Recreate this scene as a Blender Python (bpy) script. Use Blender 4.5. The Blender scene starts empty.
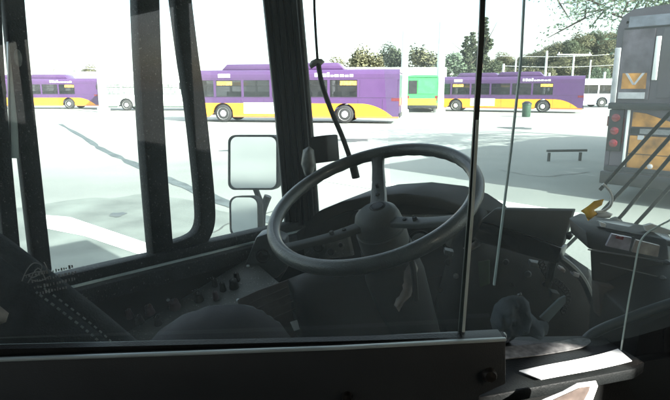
import bpy, bmesh, math, random
from mathutils import Vector, Matrix, noise
random.seed(7)
sc = bpy.context.scene
COL = sc.collection
R = math.radians
# ------------------------------------------------------------------ frames
# World: the eye stands at (0,0,EYE) and looks along +Y, pitched down.
# The bus we stand in points along FW (45 degrees to the right), its left side along LF.
EYE = 1.8
FPX = 526.0
PITCH = R(11.8)
CP, SP = math.cos(PITCH), math.sin(PITCH)
FW = Vector((math.sqrt(.5), math.sqrt(.5), 0))
LF = Vector((-math.sqrt(.5), math.sqrt(.5), 0))
UP = Vector((0, 0, 1))
CAM = Vector((0, 0, EYE))

def ray(px, py):
    a, b = px - 335.0, 200.0 - py
    return Vector((a, FPX * CP + b * SP, -FPX * SP + b * CP))
def at(px, py, y):                     # point seen at a pixel, y metres ahead of the eye
    r = ray(px, py); return CAM + r * (y / r.y)
def on_l(px, py, l):                   # on a plane parallel to the bus side
    r = ray(px, py); return CAM + r * (l / r.dot(LF))
def on_f(px, py, f):                   # on a plane across the bus
    r = ray(px, py); return CAM + r * (f / r.dot(FW))
def on_z(px, py, z=0.0):
    r = ray(px, py); return CAM + r * ((z - EYE) / r.z)
def B(f, l, z):
    return FW * f + LF * l + UP * z

# ------------------------------------------------------------------ materials
MATS = {}
def nodes_of(name):
    m = bpy.data.materials.new(name); m.use_nodes = True
    nt = m.node_tree; nt.nodes.clear()
    out = nt.nodes.new('ShaderNodeOutputMaterial')
    return m, nt, out
def L(nt, a, b): nt.links.new(a, b)
def mat(name, col, rough=.55, metal=0., var=.18, scale=18., bump=.0, bscale=220., spec=.5, speck=0., coat=0., col2=None, detail=6):
    if name in MATS: return MATS[name]
    m, nt, out = nodes_of(name)
    p = nt.nodes.new('ShaderNodeBsdfPrincipled')
    L(nt, p.outputs[0], out.inputs[0])
    tc = nt.nodes.new('ShaderNodeTexCoord')
    nz = nt.nodes.new('ShaderNodeTexNoise'); nz.inputs['Scale'].default_value = scale
    nz.inputs['Detail'].default_value = detail
    L(nt, tc.outputs['Object'], nz.inputs['Vector'])
    rp = nt.nodes.new('ShaderNodeValToRGB')
    rp.color_ramp.elements[0].position = .3; rp.color_ramp.elements[1].position = .7
    c2 = col2 or tuple(min(1, c * (1 + var)) for c in col)
    rp.color_ramp.elements[0].color = (*[c * (1 - var) for c in col], 1)
    rp.color_ramp.elements[1].color = (*c2, 1)
    L(nt, nz.outputs[0], rp.inputs[0])
    src = rp.outputs[0]
    if speck > 0:                      # dusty grains and scuffs
        n2 = nt.nodes.new('ShaderNodeTexNoise'); n2.inputs['Scale'].default_value = 190; n2.inputs['Detail'].default_value = 3
        L(nt, tc.outputs['Object'], n2.inputs['Vector'])
        r2 = nt.nodes.new('ShaderNodeValToRGB')
        r2.color_ramp.elements[0].position = .62; r2.color_ramp.elements[1].position = .74
        L(nt, n2.outputs[0], r2.inputs[0])
        mx = nt.nodes.new('ShaderNodeMixRGB'); mx.inputs[2].default_value = (speck, speck * 1.03, speck * 1.02, 1)
        L(nt, r2.outputs[0], mx.inputs[0]); L(nt, src, mx.inputs[1]); src = mx.outputs[0]
    L(nt, src, p.inputs['Base Color'])
    p.inputs['Metallic'].default_value = metal
    p.inputs['Specular IOR Level'].default_value = spec
    mr = nt.nodes.new('ShaderNodeMapRange')
    mr.inputs['To Min'].default_value = max(.02, rough - .12); mr.inputs['To Max'].default_value = min(1, rough + .12)
    L(nt, nz.outputs[0], mr.inputs['Value']); L(nt, mr.outputs[0], p.inputs['Roughness'])
    p.inputs['Coat Weight'].default_value = coat
    if bump > 0:
        n3 = nt.nodes.new('ShaderNodeTexNoise'); n3.inputs['Scale'].default_value = bscale; n3.inputs['Detail'].default_value = 3
        L(nt, tc.outputs['Object'], n3.inputs['Vector'])
        bp = nt.nodes.new('ShaderNodeBump'); bp.inputs['Strength'].default_value = bump; bp.inputs['Distance'].default_value = .004
        L(nt, n3.outputs[0], bp.inputs['Height']); L(nt, bp.outputs[0], p.inputs['Normal'])
    MATS[name] = m; return m

def glass(name, tint=(1, 1, 1), refl=1.0, dust_and_glare=0.02, dust_and_glare_col=(.6, .62, .6), trans=.5, rough=.015):  # dust: diffuse layer, also used to imitate glare
    if name in MATS: return MATS[name]
    m, nt, out = nodes_of(name)
    t = nt.nodes.new('ShaderNodeBsdfTransparent'); t.inputs[0].default_value = (*tint, 1)
    g = nt.nodes.new('ShaderNodeBsdfGlossy'); g.inputs['Roughness'].default_value = rough
    fr = nt.nodes.new('ShaderNodeFresnel'); fr.inputs[0].default_value = 1.45
    mu = nt.nodes.new('ShaderNodeMath'); mu.operation = 'MULTIPLY'; mu.inputs[1].default_value = refl
    L(nt, fr.outputs[0], mu.inputs[0])
    mx = nt.nodes.new('ShaderNodeMixShader'); L(nt, mu.outputs[0], mx.inputs[0])
    L(nt, t.outputs[0], mx.inputs[1]); L(nt, g.outputs[0], mx.inputs[2])
    d = nt.nodes.new('ShaderNodeBsdfDiffuse'); d.inputs[0].default_value = (*dust_and_glare_col, 1)
    tr = nt.nodes.new('ShaderNodeBsdfTranslucent'); tr.inputs[0].default_value = (*dust_and_glare_col, 1)
    md = nt.nodes.new('ShaderNodeMixShader'); md.inputs[0].default_value = trans
    L(nt, d.outputs[0], md.inputs[1]); L(nt, tr.outputs[0], md.inputs[2])
    tc = nt.nodes.new('ShaderNodeTexCoord')
    nz = nt.nodes.new('ShaderNodeTexNoise'); nz.inputs['Scale'].default_value = 5; nz.inputs['Detail'].default_value = 7
    L(nt, tc.outputs['Object'], nz.inputs['Vector'])
    mr = nt.nodes.new('ShaderNodeMapRange'); mr.inputs['From Min'].default_value = .3; mr.inputs['From Max'].default_value = .7
    mr.inputs['To Min'].default_value = dust_and_glare * .6; mr.inputs['To Max'].default_value = dust_and_glare * 1.4
    L(nt, nz.outputs[0], mr.inputs['Value'])
    m2 = nt.nodes.new('ShaderNodeMixShader'); L(nt, mr.outputs[0], m2.inputs[0])
    L(nt, mx.outputs[0], m2.inputs[1]); L(nt, md.outputs[0], m2.inputs[2])
    L(nt, m2.outputs[0], out.inputs[0])
    MATS[name] = m; return m

def emis(name, col, s, base=(.02, .02, .02)):
    if name in MATS: return MATS[name]
    m, nt, out = nodes_of(name)
    p = nt.nodes.new('ShaderNodeBsdfPrincipled'); p.inputs['Base Color'].default_value = (*base, 1)
    tc = nt.nodes.new('ShaderNodeTexCoord'); ck = nt.nodes.new('ShaderNodeTexNoise'); ck.inputs['Scale'].default_value = 9
    L(nt, tc.outputs['Object'], ck.inputs['Vector'])
    mr = nt.nodes.new('ShaderNodeMapRange'); mr.inputs['From Min'].default_value = .4; mr.inputs['From Max'].default_value = .6
    mr.inputs['To Min'].default_value = s * .4; mr.inputs['To Max'].default_value = s
    L(nt, ck.outputs[0], mr.inputs['Value'])
    p.inputs['Emission Color'].default_value = (*col, 1); L(nt, mr.outputs[0], p.inputs['Emission Strength'])
    L(nt, p.outputs[0], out.inputs[0]); MATS[name] = m; return m

def livery(name, top, low, zb, rear_swoop, Lb, skirt=None):
    """Painted livery: lower colour below a line that sweeps down towards the tail."""
    m, nt, out = nodes_of(name)
    p = nt.nodes.new('ShaderNodeBsdfPrincipled'); L(nt, p.outputs[0], out.inputs[0])
    p.inputs['Roughness'].default_value = .32; p.inputs['Coat Weight'].default_value = .25
    tc = nt.nodes.new('ShaderNodeTexCoord'); sp = nt.nodes.new('ShaderNodeSeparateXYZ'); L(nt, tc.outputs['Object'], sp.inputs[0])
    def M(op, a, b=None):
        n = nt.nodes.new('ShaderNodeMath'); n.operation = op
        for i, v in enumerate((a, b)):
            if v is None: continue
            if isinstance(v, (int, float)): n.inputs[i].default_value = v
            else: L(nt, v, n.inputs[i])
        return n.outputs[0]
    # distance behind the start of the sweep
    dx = M('MAXIMUM', M('SUBTRACT', -Lb / 2 + rear_swoop, sp.outputs[0]), 0.)
    drop = M('MULTIPLY', M('POWER', M('DIVIDE', dx, rear_swoop), 2.2), 1.0)
    line = M('SUBTRACT', zb, drop)
    isup = M('GREATER_THAN', sp.outputs[2], line)
    nz = nt.nodes.new('ShaderNodeTexNoise'); nz.inputs['Scale'].default_value = 2.2; nz.inputs['Detail'].default_value = 6
    L(nt, tc.outputs['Object'], nz.inputs['Vector'])
    mx = nt.nodes.new('ShaderNodeMixRGB'); mx.inputs[1].default_value = (*low, 1); mx.inputs[2].default_value = (*top, 1)
    L(nt, isup, mx.inputs[0])
    src = mx.outputs[0]
    if skirt:
        m3 = nt.nodes.new('ShaderNodeMixRGB'); m3.inputs[2].default_value = (*skirt, 1)
        L(nt, M('LESS_THAN', sp.outputs[2], .40), m3.inputs[0]); L(nt, src, m3.inputs[1]); src = m3.outputs[0]
    m4 = nt.nodes.new('ShaderNodeMixRGB'); m4.blend_type = 'MULTIPLY'; m4.inputs[0].default_value = .5
    rp = nt.nodes.new('ShaderNodeValToRGB'); rp.color_ramp.elements[0].color = (.6, .6, .6, 1); rp.color_ramp.elements[1].color = (1.1, 1.1, 1.1, 1)
    L(nt, nz.outputs[0], rp.inputs[0]); L(nt, src, m4.inputs[1]); L(nt, rp.outputs[0], m4.inputs[2])
    L(nt, m4.outputs[0], p.inputs['Base Color'])
    MATS[name] = m; return m

BLACK = mat('black_plastic', (.010, .0105, .0100), .5, var=.25, scale=30, bump=.25, bscale=420, spec=.2)
POSTM = mat('dusty_black_rubber', (.010, .012, .0125), .66, var=.5, scale=24, bump=.4, bscale=260, speck=.085, spec=.2)
RIBM = mat('ribbed_black_rubber', (.0085, .0100, .0108), .6, var=.1, scale=60, spec=.18)
PANEL = mat('charcoal_panel', (.0100, .0105, .0102), .5, var=.2, scale=7, bump=.12, bscale=500, spec=.18)
DASH = mat('dark_dash_vinyl', (.0125, .0138, .0132), .6, var=.3, scale=14, bump=.3, bscale=480, spec=.2)
CONS = mat('blue_grey_console', (.072, .078, .076), .6, var=.45, scale=9, bump=.2, bscale=360, speck=.24)
WHEELM = mat('wheel_grip', (.030, .036, .034), .42, var=.5, scale=14, speck=.06, bump=.3, bscale=300, spec=.5, coat=.15)
HUBM = mat('hub_cover', (.034, .038, .036), .55, var=.3, scale=16, bump=.2, bscale=300, spec=.3)
SEATM = mat('seat_cloth', (.022, .026, .028), .85, var=.35, scale=40, bump=.5, bscale=340, spec=.15)
THREAD = mat('pale_thread', (.14, .16, .16), .8, var=.3, scale=60)
RAIL = mat('aluminium_rail', (.36, .42, .42), .38, metal=.15, var=.2, scale=12)
EDGE = mat('polished_glass_edge', (.42, .48, .46), .25, metal=.0, var=.2, scale=12)
STEEL = mat('brushed_steel', (.13, .135, .14), .35, metal=.95, var=.15, scale=14)
PAPER = mat('white_paper', (.80, .80, .79), .8, var=.04, scale=8)
NEWS = mat('grey_newsprint', (.16, .158, .155), .8, var=.6, scale=70)
BAGM = mat('grey_blue_cloth', (.055, .066, .075), .85, var=.35, scale=18, bump=.4, bscale=90, spec=.1)
BROWN = mat('brown_floor_panel', (.060, .048, .042), .7, var=.35, scale=12, spec=.2)
TYRE = mat('tyre_rubber', (.020, .020, .021), .8, var=.3, scale=10, bump=.2, bscale=60)
RIM = mat('white_wheel_rim', (.62, .62, .62), .4, metal=.3, var=.15, scale=9)
BLK_PAINT = mat('black_trim', (.018, .018, .02), .35, var=.3, scale=4)
BUSGLASS = glass('tinted_bus_glass', (.50, .50, .52), 1.3, .06, (.22, .24, .26), .2, .03)
WINDSH = glass('windshield_glass', (.93, .97, .95), .35, .12, (.62, .66, .61), .6)  # diffuse layer stands in for the glare veil over the view
SIDEGL = glass('veiled_side_glass', (.95, .97, .95), .35, .10, (.64, .67, .64), .6)  # diffuse layer imitates the overexposed glare on this side
PALEGL = glass('overexposed_pale_glass', (.5, .52, .5), .8, .45, (.50, .56, .54), .2, .05)  # white bus windows, overexposure put into the pale glass
DOORGL = glass('door_glass', (.86, .95, .94), .9, .052, (.57, .66, .66), .5)
TINTGL = glass('tinted_door_glass', (.68, .755, .75), 1.2, .052, (.57, .66, .65), .5)
SHIELD = glass('shield_acrylic', (.88, .92, .92), .8, .015, (.6, .65, .66), .5)
MIRR = mat('mirror_silver', (.9, .92, .93), .03, metal=1., var=.02, scale=5)
AMBER = emis('amber_led_sign', (1., .55, .08), 1.0)
REDL = mat('red_tail_lens', (.15, .016, .022), .25, var=.2, scale=20, coat=.5)
ORANGE = mat('orange_panel', (.40, .19, .045), .5, var=.55, scale=5)
PURPLE = mat('purple_panel', (.095, .083, .100), .35, var=.5, scale=4)
WHITEP = mat('white_paint', (.74, .75, .74), .45, var=.08, scale=3)
GREENP = mat('green_paint', (.05, .36, .10), .45, var=.15, scale=3)
BLUEP = mat('pale_blue_paint', (.30, .40, .62), .45, var=.15, scale=3)
GREYP = mat('grey_panel', (.38, .38, .40), .5, var=.2, scale=6)
POLE = mat('pale_pole', (.62, .64, .62), .5, var=.12, scale=3)
CONC = mat('pale_concrete_wall', (.55, .55, .52), .8, var=.12, scale=2)
BARK = mat('bark', (.10, .075, .055), .9, var=.4, scale=9, bump=.6, bscale=30)
def leafmat(name, col):
    m, nt, out = nodes_of(name)
    tc = nt.nodes.new('ShaderNodeTexCoord'); nz = nt.nodes.new('ShaderNodeTexNoise'); nz.inputs['Scale'].default_value = .8; nz.inputs['Detail'].default_value = 5
    L(nt, tc.outputs['Object'], nz.inputs['Vector'])
    rp = nt.nodes.new('ShaderNodeValToRGB'); rp.color_ramp.elements[0].position = .3; rp.color_ramp.elements[1].position = .7
    rp.color_ramp.elements[0].color = (*[c * .7 for c in col], 1); rp.color_ramp.elements[1].color = (*[c * 1.25 for c in col], 1)
    L(nt, nz.outputs[0], rp.inputs[0])
    d = nt.nodes.new('ShaderNodeBsdfDiffuse'); t = nt.nodes.new('ShaderNodeBsdfTranslucent')
    L(nt, rp.outputs[0], d.inputs[0]); L(nt, rp.outputs[0], t.inputs[0])
    mx = nt.nodes.new('ShaderNodeMixShader'); mx.inputs[0].default_value = .45
    L(nt, d.outputs[0], mx.inputs[1]); L(nt, t.outputs[0], mx.inputs[2]); L(nt, mx.outputs[0], out.inputs[0])
    return m
LEAF_A = leafmat('leaf_dark', (.15, .175, .115))
LEAF_B = leafmat('leaf_olive', (.24, .235, .145))
LEAF_C = leafmat('leaf_bright', (.20, .26, .18))
YTAG = mat('yellow_tag', (.85, .48, .05), .5, var=.1, scale=20)
GTAPE = mat('green_tape', (.018, .050, .016), .6, var=.25, scale=30)
BRASS = mat('lit_beige_plastic', (.24, .205, .185), .6, var=.3, scale=40)
DKGREEN = mat('dark_green_plastic', (.03, .07, .045), .5, var=.3, scale=12)

# ------------------------------------------------------------------ mesh helpers
class MB:
    def __init__(s): s.v, s.f = [], []
    def add(s, vs, fs):
        o = len(s.v); s.v += [Vector(v) for v in vs]; s.f += [tuple(i + o for i in f) for f in fs]; return s
    def box(s, c, sx, sy, sz, ax=None):
        """box centred at c; ax = three unit axes"""
        X, Y, Z = ax or (Vector((1, 0, 0)), Vector((0, 1, 0)), UP)
        c = Vector(c); vs = []
        for k in (-1, 1):
            for j in (-1, 1):
                for i in (-1, 1): vs.append(c + X * (i * sx / 2) + Y * (j * sy / 2) + Z * (k * sz / 2))
        return s.add(vs, [(0, 2, 3, 1), (4, 5, 7, 6), (0, 1, 5, 4), (2, 6, 7, 3), (0, 4, 6, 2), (1, 3, 7, 5)])
    def bb(s, a, b):                   # axis-aligned box between corners
        a, b = Vector(a), Vector(b)
        return s.box((a + b) / 2, abs(b.x - a.x), abs(b.y - a.y), abs(b.z - a.z))
    def bus(s, f0, f1, l0, l1, z0, z1):  # box in the axes of the bus we stand in
        return s.box(B((f0 + f1) / 2, (l0 + l1) / 2, (z0 + z1) / 2), abs(f1 - f0), abs(l1 - l0), abs(z1 - z0), (FW, LF, UP))
    def prism(s, pts, vec):
        n = len(pts); vec = Vector(vec); pts = [Vector(p) for p in pts]
        vs = pts + [p + vec for p in pts]
        return s.add(vs, [tuple(range(n))[::-1], tuple(range(n, 2 * n))] + [(i, (i + 1) % n, n + (i + 1) % n, n + i) for i in range(n)])
    def sweep(s, path, prof, side=None, closed=False, scale=None):
        """prof: list of (a,b) offsets along side and the binormal"""
        path = [Vector(p) for p in path]; n = len(path); m = len(prof); vs = []
        pn = None
        for i, p in enumerate(path):
            t = (path[(i + 1) % n] - path[i - 1]) if closed else (path[min(i + 1, n - 1)] - path[max(i - 1, 0)])
            t.normalize()
            if side is not None: a = Vector(side) - t * Vector(side).dot(t)
            elif pn is None:
                a = t.cross(UP) if abs(t.z) < .95 else t.cross(Vector((1, 0, 0)))
            else: a = pn - t * pn.dot(t)
            a.normalize(); pn = a; b = t.cross(a)
            k = scale[i] if scale else 1
            vs += [p + a * (u * k) + b * (v * k) for u, v in prof]
        fs = []
        for i in range(n if closed else n - 1):
            j = (i + 1) % n
            for q in range(m):
                r = (q + 1) % m; fs.append((i * m + q, i * m + r, j * m + r, j * m + q))
        if not closed: fs += [tuple(range(m))[::-1], tuple(range((n - 1) * m, n * m))]
        return s.add(vs, fs)
    def tube(s, path, r, seg=10, closed=False, scale=None):
        return s.sweep(path, [(r * math.cos(6.28319 * k / seg), r * math.sin(6.28319 * k / seg)) for k in range(seg)], None, closed, scale)
    def lathe(s, c, axis, prof, seg=24):
        """prof: list of (radius, height)"""
        ax = Vector(axis).normalized(); a = ax.cross(UP) if abs(ax.z) < .9 else ax.cross(Vector((1, 0, 0))); a.normalize(); b = ax.cross(a)
        vs = []; c = Vector(c)
        for r, h in prof:
            for k in range(seg):
                t = 6.28319 * k / seg; vs.append(c + ax * h + a * (r * math.cos(t)) + b * (r * math.sin(t)))
        fs = []; m = len(prof)
        for i in range(m - 1):
            for k in range(seg):
                j = (k + 1) % seg; fs.append((i * seg + k, i * seg + j, (i + 1) * seg + j, (i + 1) * seg + k))
        fs += [tuple(range(seg))[::-1], tuple(range((m - 1) * seg, m * seg))]
        return s.add(vs, fs)
    def build(s, name, m, parent=None, bevel=0., smooth=False, org=None, sub=0):
        o_ = Vector(org) if org is not None else (Vector(parent['_org']) if parent is not None and '_org' in parent else Vector((0, 0, 0)))
        me = bpy.data.meshes.new(name)
        me.from_pydata([tuple(v - o_) for v in s.v], [], s.f); me.update()
        b = bmesh.new(); b.from_mesh(me); bmesh.ops.recalc_face_normals(b, faces=b.faces)
        if bevel > 0:
            es = [e for e in b.edges if len(e.link_faces) == 2 and e.calc_face_angle(0) > .5]
            try: bmesh.ops.bevel(b, geom=es, offset=bevel, segments=2, profile=.5, affect='EDGES', clamp_overlap=True)
            except Exception: pass
        b.to_mesh(me); b.free()
        if smooth or bevel > 0:
            me.polygons.foreach_set('use_smooth', [True] * len(me.polygons))
            me.set_sharp_from_angle(angle=R(38))
        me.materials.append(m)
        ob = bpy.data.objects.new(name, me); COL.objects.link(ob)
        if parent is not None: ob.parent = parent; ob['_org'] = list(o_)
        elif org is not None: ob.location = o_; ob['_org'] = list(o_)
        if sub:
            md = ob.modifiers.new('smooth', 'SUBSURF'); md.levels = sub; md.render_levels = sub
        return ob

def tag(o, label=None, cat=None, group=None, kind=None):
    if label: o['label'] = label
    if cat: o['category'] = cat
    if group: o['group'] = group
    if kind: o['kind'] = kind
    return o
def thing(name, loc, label, cat, group=None):
    o = bpy.data.objects.new(name, None); COL.objects.link(o); o.location = Vector(loc); o['_org'] = list(Vector(loc))
    o.empty_display_size = .1
    return tag(o, label, cat, group)
def copy_tree(o, parent=None):
    c = o.copy(); COL.objects.link(c)
    if parent is not None: c.parent = parent
    for ch in list(o.children): copy_tree(ch, c)
    return c
def px_prism(poly, y, vec): return MB().prism([at(a, b, y) for a, b in poly], vec)
def lerp(a, b, t): return a + (b - a) * t
def smooth_path(pts, n=6):
    """Catmull-Rom through points"""
    pts = [Vector(p) for p in pts]; out = []
    for i in range(len(pts) - 1):
        p0, p1, p2, p3 = pts[max(i - 1, 0)], pts[i], pts[i + 1], pts[min(i + 2, len(pts) - 1)]
        for k in range(n):
            t = k / n
            out.append(.5 * ((2 * p1) + (p2 - p0) * t + (2 * p0 - 5 * p1 + 4 * p2 - p3) * t * t + (3 * p1 - p0 - 3 * p2 + p3) * t ** 3))
    out.append(pts[-1]); return out

# ------------------------------------------------------------------ ground, sky, hill
def ground_mat():
    m, nt, out = nodes_of('pale_lot_surface')
    p = nt.nodes.new('ShaderNodeBsdfPrincipled'); L(nt, p.outputs[0], out.inputs[0])
    tc = nt.nodes.new('ShaderNodeTexCoord')
    n1 = nt.nodes.new('ShaderNodeTexNoise'); n1.inputs['Scale'].default_value = .16; n1.inputs['Detail'].default_value = 8
    n2 = nt.nodes.new('ShaderNodeTexNoise'); n2.inputs['Scale'].default_value = 30; n2.inputs['Detail'].default_value = 5
    L(nt, tc.outputs['Object'], n1.inputs['Vector']); L(nt, tc.outputs['Object'], n2.inputs['Vector'])
    rp = nt.nodes.new('ShaderNodeValToRGB')
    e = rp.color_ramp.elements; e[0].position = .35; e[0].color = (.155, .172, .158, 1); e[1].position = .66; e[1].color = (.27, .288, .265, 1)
    L(nt, n1.outputs[0], rp.inputs[0])
    r2 = nt.nodes.new('ShaderNodeValToRGB'); r2.color_ramp.elements[0].color = (.55, .55, .55, 1); r2.color_ramp.elements[1].color = (1.15, 1.15, 1.15, 1)
    L(nt, n2.outputs[0], r2.inputs[0])
    mx = nt.nodes.new('ShaderNodeMixRGB'); mx.blend_type = 'MULTIPLY'; mx.inputs[0].default_value = .8
    # greyer close by, paler farther out along Y, with an uneven join
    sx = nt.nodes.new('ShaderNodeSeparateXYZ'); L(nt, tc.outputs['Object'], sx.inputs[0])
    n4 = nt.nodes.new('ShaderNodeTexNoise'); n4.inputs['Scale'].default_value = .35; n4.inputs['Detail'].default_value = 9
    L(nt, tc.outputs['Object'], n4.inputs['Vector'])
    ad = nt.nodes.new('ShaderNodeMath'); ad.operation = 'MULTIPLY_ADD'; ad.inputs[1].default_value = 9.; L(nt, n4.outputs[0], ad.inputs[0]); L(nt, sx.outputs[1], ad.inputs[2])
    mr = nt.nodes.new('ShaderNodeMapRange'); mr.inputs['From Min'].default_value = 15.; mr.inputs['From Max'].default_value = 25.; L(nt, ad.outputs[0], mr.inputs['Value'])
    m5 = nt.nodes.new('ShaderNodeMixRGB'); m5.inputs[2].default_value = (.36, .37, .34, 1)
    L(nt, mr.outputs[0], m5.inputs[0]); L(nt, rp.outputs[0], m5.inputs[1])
    L(nt, m5.outputs[0], mx.inputs[1]); L(nt, r2.outputs[0], mx.inputs[2]); L(nt, mx.outputs[0], p.inputs['Base Color'])
    p.inputs['Roughness'].default_value = .85
    bp = nt.nodes.new('ShaderNodeBump'); bp.inputs['Strength'].default_value = .3; bp.inputs['Distance'].default_value = .01
    L(nt, n2.outputs[0], bp.inputs['Height']); L(nt, bp.outputs[0], p.inputs['Normal'])
    return m
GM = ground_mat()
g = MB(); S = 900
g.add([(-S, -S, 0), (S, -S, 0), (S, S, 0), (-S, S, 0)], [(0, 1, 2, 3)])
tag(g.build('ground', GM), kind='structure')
SHADE_GREY = mat('grey_green_painted_shade', (.118, .136, .124), .9, var=.32, scale=1.3, detail=12, bump=.3, bscale=60)  # shaded ground tone given as a darker surface colour
SUNLIT_WHITE = mat('painted_sunlight_white', (.66, .67, .65), .7, var=.15, scale=7)  # sunlit ground between shadows, given as white colour
TAR = mat('tar_sealant', (.060, .075, .075), .7, var=.5, scale=3)
def sheet(name, pix, z, m):
    b = MB(); pts = [on_z(x, y, z) for x, y in pix]
    b.add(pts, [tuple(range(len(pts)))]); return tag(b.build(name, m), kind='structure')
STAIN = mat('oil_stain', (.055, .06, .055), .5, var=.5, scale=4)
for (px_, py_, ra, k) in [(118, 214, .12, 1), (420, 150, .5, 3), (350, 140, .6, 4), (240, 150, .5, 5), (515, 128, .8, 6)]:
    c = on_z(px_, py_, .006 if px_ > 200 or py_ < 200 else .010); b = MB()
    pts = [c + Vector((math.cos(t), math.sin(t), 0)) * ra * (1 + .8 * noise.noise(Vector((math.cos(t) * 1.5, math.sin(t) * 1.5, k * 3.)))) for t in [6.28319 * i / 40 for i in range(40)]]
    b.add(pts, [tuple(range(40))]); tag(b.build('oil_stain', STAIN), kind='structure')
# shade beside the bus and sunlit strips, painted into the ground colour
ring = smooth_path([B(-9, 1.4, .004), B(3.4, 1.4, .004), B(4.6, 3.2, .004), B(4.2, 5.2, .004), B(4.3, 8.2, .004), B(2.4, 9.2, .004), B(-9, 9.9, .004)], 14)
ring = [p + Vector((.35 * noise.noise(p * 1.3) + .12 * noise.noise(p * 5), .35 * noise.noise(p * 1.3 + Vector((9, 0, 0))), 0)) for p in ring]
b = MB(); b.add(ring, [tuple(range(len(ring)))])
tag(b.build('painted_shade_patch', SHADE_GREY), kind='structure')
sheet('painted_sunlit_strip', [(33, 214), (70, 217), (150, 244), (235, 276), (225, 288), (150, 258), (85, 236), (34, 226)], .008, SUNLIT_WHITE)
sheet('painted_sunlit_strip', [(300, 168), (324, 174), (490, 199), (580, 213), (600, 220), (490, 208), (324, 181), (300, 174)], .008, SUNLIT_WHITE)
seam = [(60, 124), (85, 138), (100, 148), (130, 162), (165, 178), (200, 192), (225, 203), (250, 214), (300, 228)]
pts = smooth_path([on_z(x, y, .008) for x, y in seam], 5)
b = MB(); vs = []; fs = []
for i, p in enumerate(pts):
    t = (pts[min(i + 1, len(pts) - 1)] - pts[max(i - 1, 0)]).normalized(); s_ = t.cross(UP).normalized()
    w = .085 + .09 * noise.noise(p * 1.7) + .02
    vs += [p + s_ * w, p - s_ * w]
for i in range(len(pts) - 1): fs.append((2 * i, 2 * i + 1, 2 * i + 3, 2 * i + 2))
b.add(vs, fs); tag(b.build('tar_seam', TAR), kind='structure')

CRK = mat('crack_filler', (.05, .055, .05), .8, var=.4, scale=3)
for path in ([(330, 158), (390, 150), (450, 147), (520, 139)], [(210, 232), (230, 222), (262, 216), (300, 196)], [(500, 170), (540, 176), (590, 172)]):
    pts = smooth_path([on_z(x, y, .010) for x, y in path], 9); vs = []; fs = []
    for i, p in enumerate(pts):
        t = (pts[min(i + 1, len(pts) - 1)] - pts[max(i - 1, 0)]).normalized(); s_ = t.cross(UP).normalized()
        o = s_ * .12 * noise.noise(p * 2.3); w = .010 + .014 * abs(noise.noise(p * 4.1)); vs += [p + o + s_ * w, p + o - s_ * w]
    for i in range(len(pts) - 1): fs.append((2 * i, 2 * i + 1, 2 * i + 3, 2 * i + 2))
    b = MB(); b.add(vs, fs); tag(b.build('pavement_crack', CRK), kind='structure')
# hill behind the lot on the right
HILLM = mat('wooded_hillside', (.075, .078, .048), .95, var=.5, scale=.25, col2=(.16, .135, .095))
def hill_z(x, y):
    k = max(0., min(1., (y - 95) / 60.)); k = k * k * (3 - 2 * k)
    side = max(0., min(1., (x - 30) / 48.)); side = side * side * (3 - 2 * side)
    low = .25 * max(0, min(1, (y - 100) / 40))
    return (side * 10.5 + low * 2) * k + 1.0 * noise.noise(Vector((x * .03, y * .03, 0))) * k
b = MB(); vs = []; fs = []; NX, NY = 60, 20
for j in range(NY + 1):
    for i in range(NX + 1):
        x = -140 + 320 * i / NX; y = 90 + 170 * j / NY; vs.append((x, y, hill_z(x, y) - .05))
for j in range(NY):
    for i in range(NX): a = j * (NX + 1) + i; fs.append((a, a + 1, a + NX + 2, a + NX + 1))
b.add(vs, fs); tag(b.build('hillside', HILLM, smooth=True), kind='structure')

# ------------------------------------------------------------------ trees
def crown_mesh(name, w, h, n, size, conic=False, lobes=9, seed=0):
    rnd = random.Random(seed); vs = []; fs = []; ns = []
    cl = []
    for k in range(lobes):
        t = (k + .5) / lobes
        if conic: rr = w * .5 * (1 - t) * .8; z = h * t
        else: rr = w * .36 * math.sin(math.pi * (.15 + .75 * t)); z = h * (.12 + .76 * t)
        a = rnd.uniform(0, 6.28)
        cl.append((Vector((rr * math.cos(a), rr * math.sin(a), z)), (w * .5 * (1 - .85 * t) * .8 + .2) if conic else w * rnd.uniform(.17, .32)))
    for i in range(int(n * 2.4)):
        c, r = rnd.choice(cl)
        dn = Vector((rnd.gauss(0, 1), rnd.gauss(0, 1), rnd.gauss(0, .8))).normalized()
        d = dn * r * rnd.uniform(.35, 1.12) ** .7
        if conic: d.z *= .45
        p = c + d; q = size * .62 * rnd.uniform(.5, 1.3)
        u = Vector((rnd.gauss(0, 1), rnd.gauss(0, 1), rnd.gauss(0, .6))).normalized(); v = u.orthogonal().normalized()
        o = len(vs); vs += [p - u * q, p + v * q * .6, p + u * q, p - v * q * .6]; fs.append((o, o + 1, o + 2, o + 3))
        nn = (dn + Vector((0, 0, .35)) + Vector((rnd.gauss(0, .25), rnd.gauss(0, .25), rnd.gauss(0, .25)))).normalized()
        ns += [tuple(nn)] * 4
    me = bpy.data.meshes.new(name); me.from_pydata(vs, [], fs); me.update()
    me.polygons.foreach_set('use_smooth', [True] * len(me.polygons)); me.normals_split_custom_set_from_vertices(ns)
    return me
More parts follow.
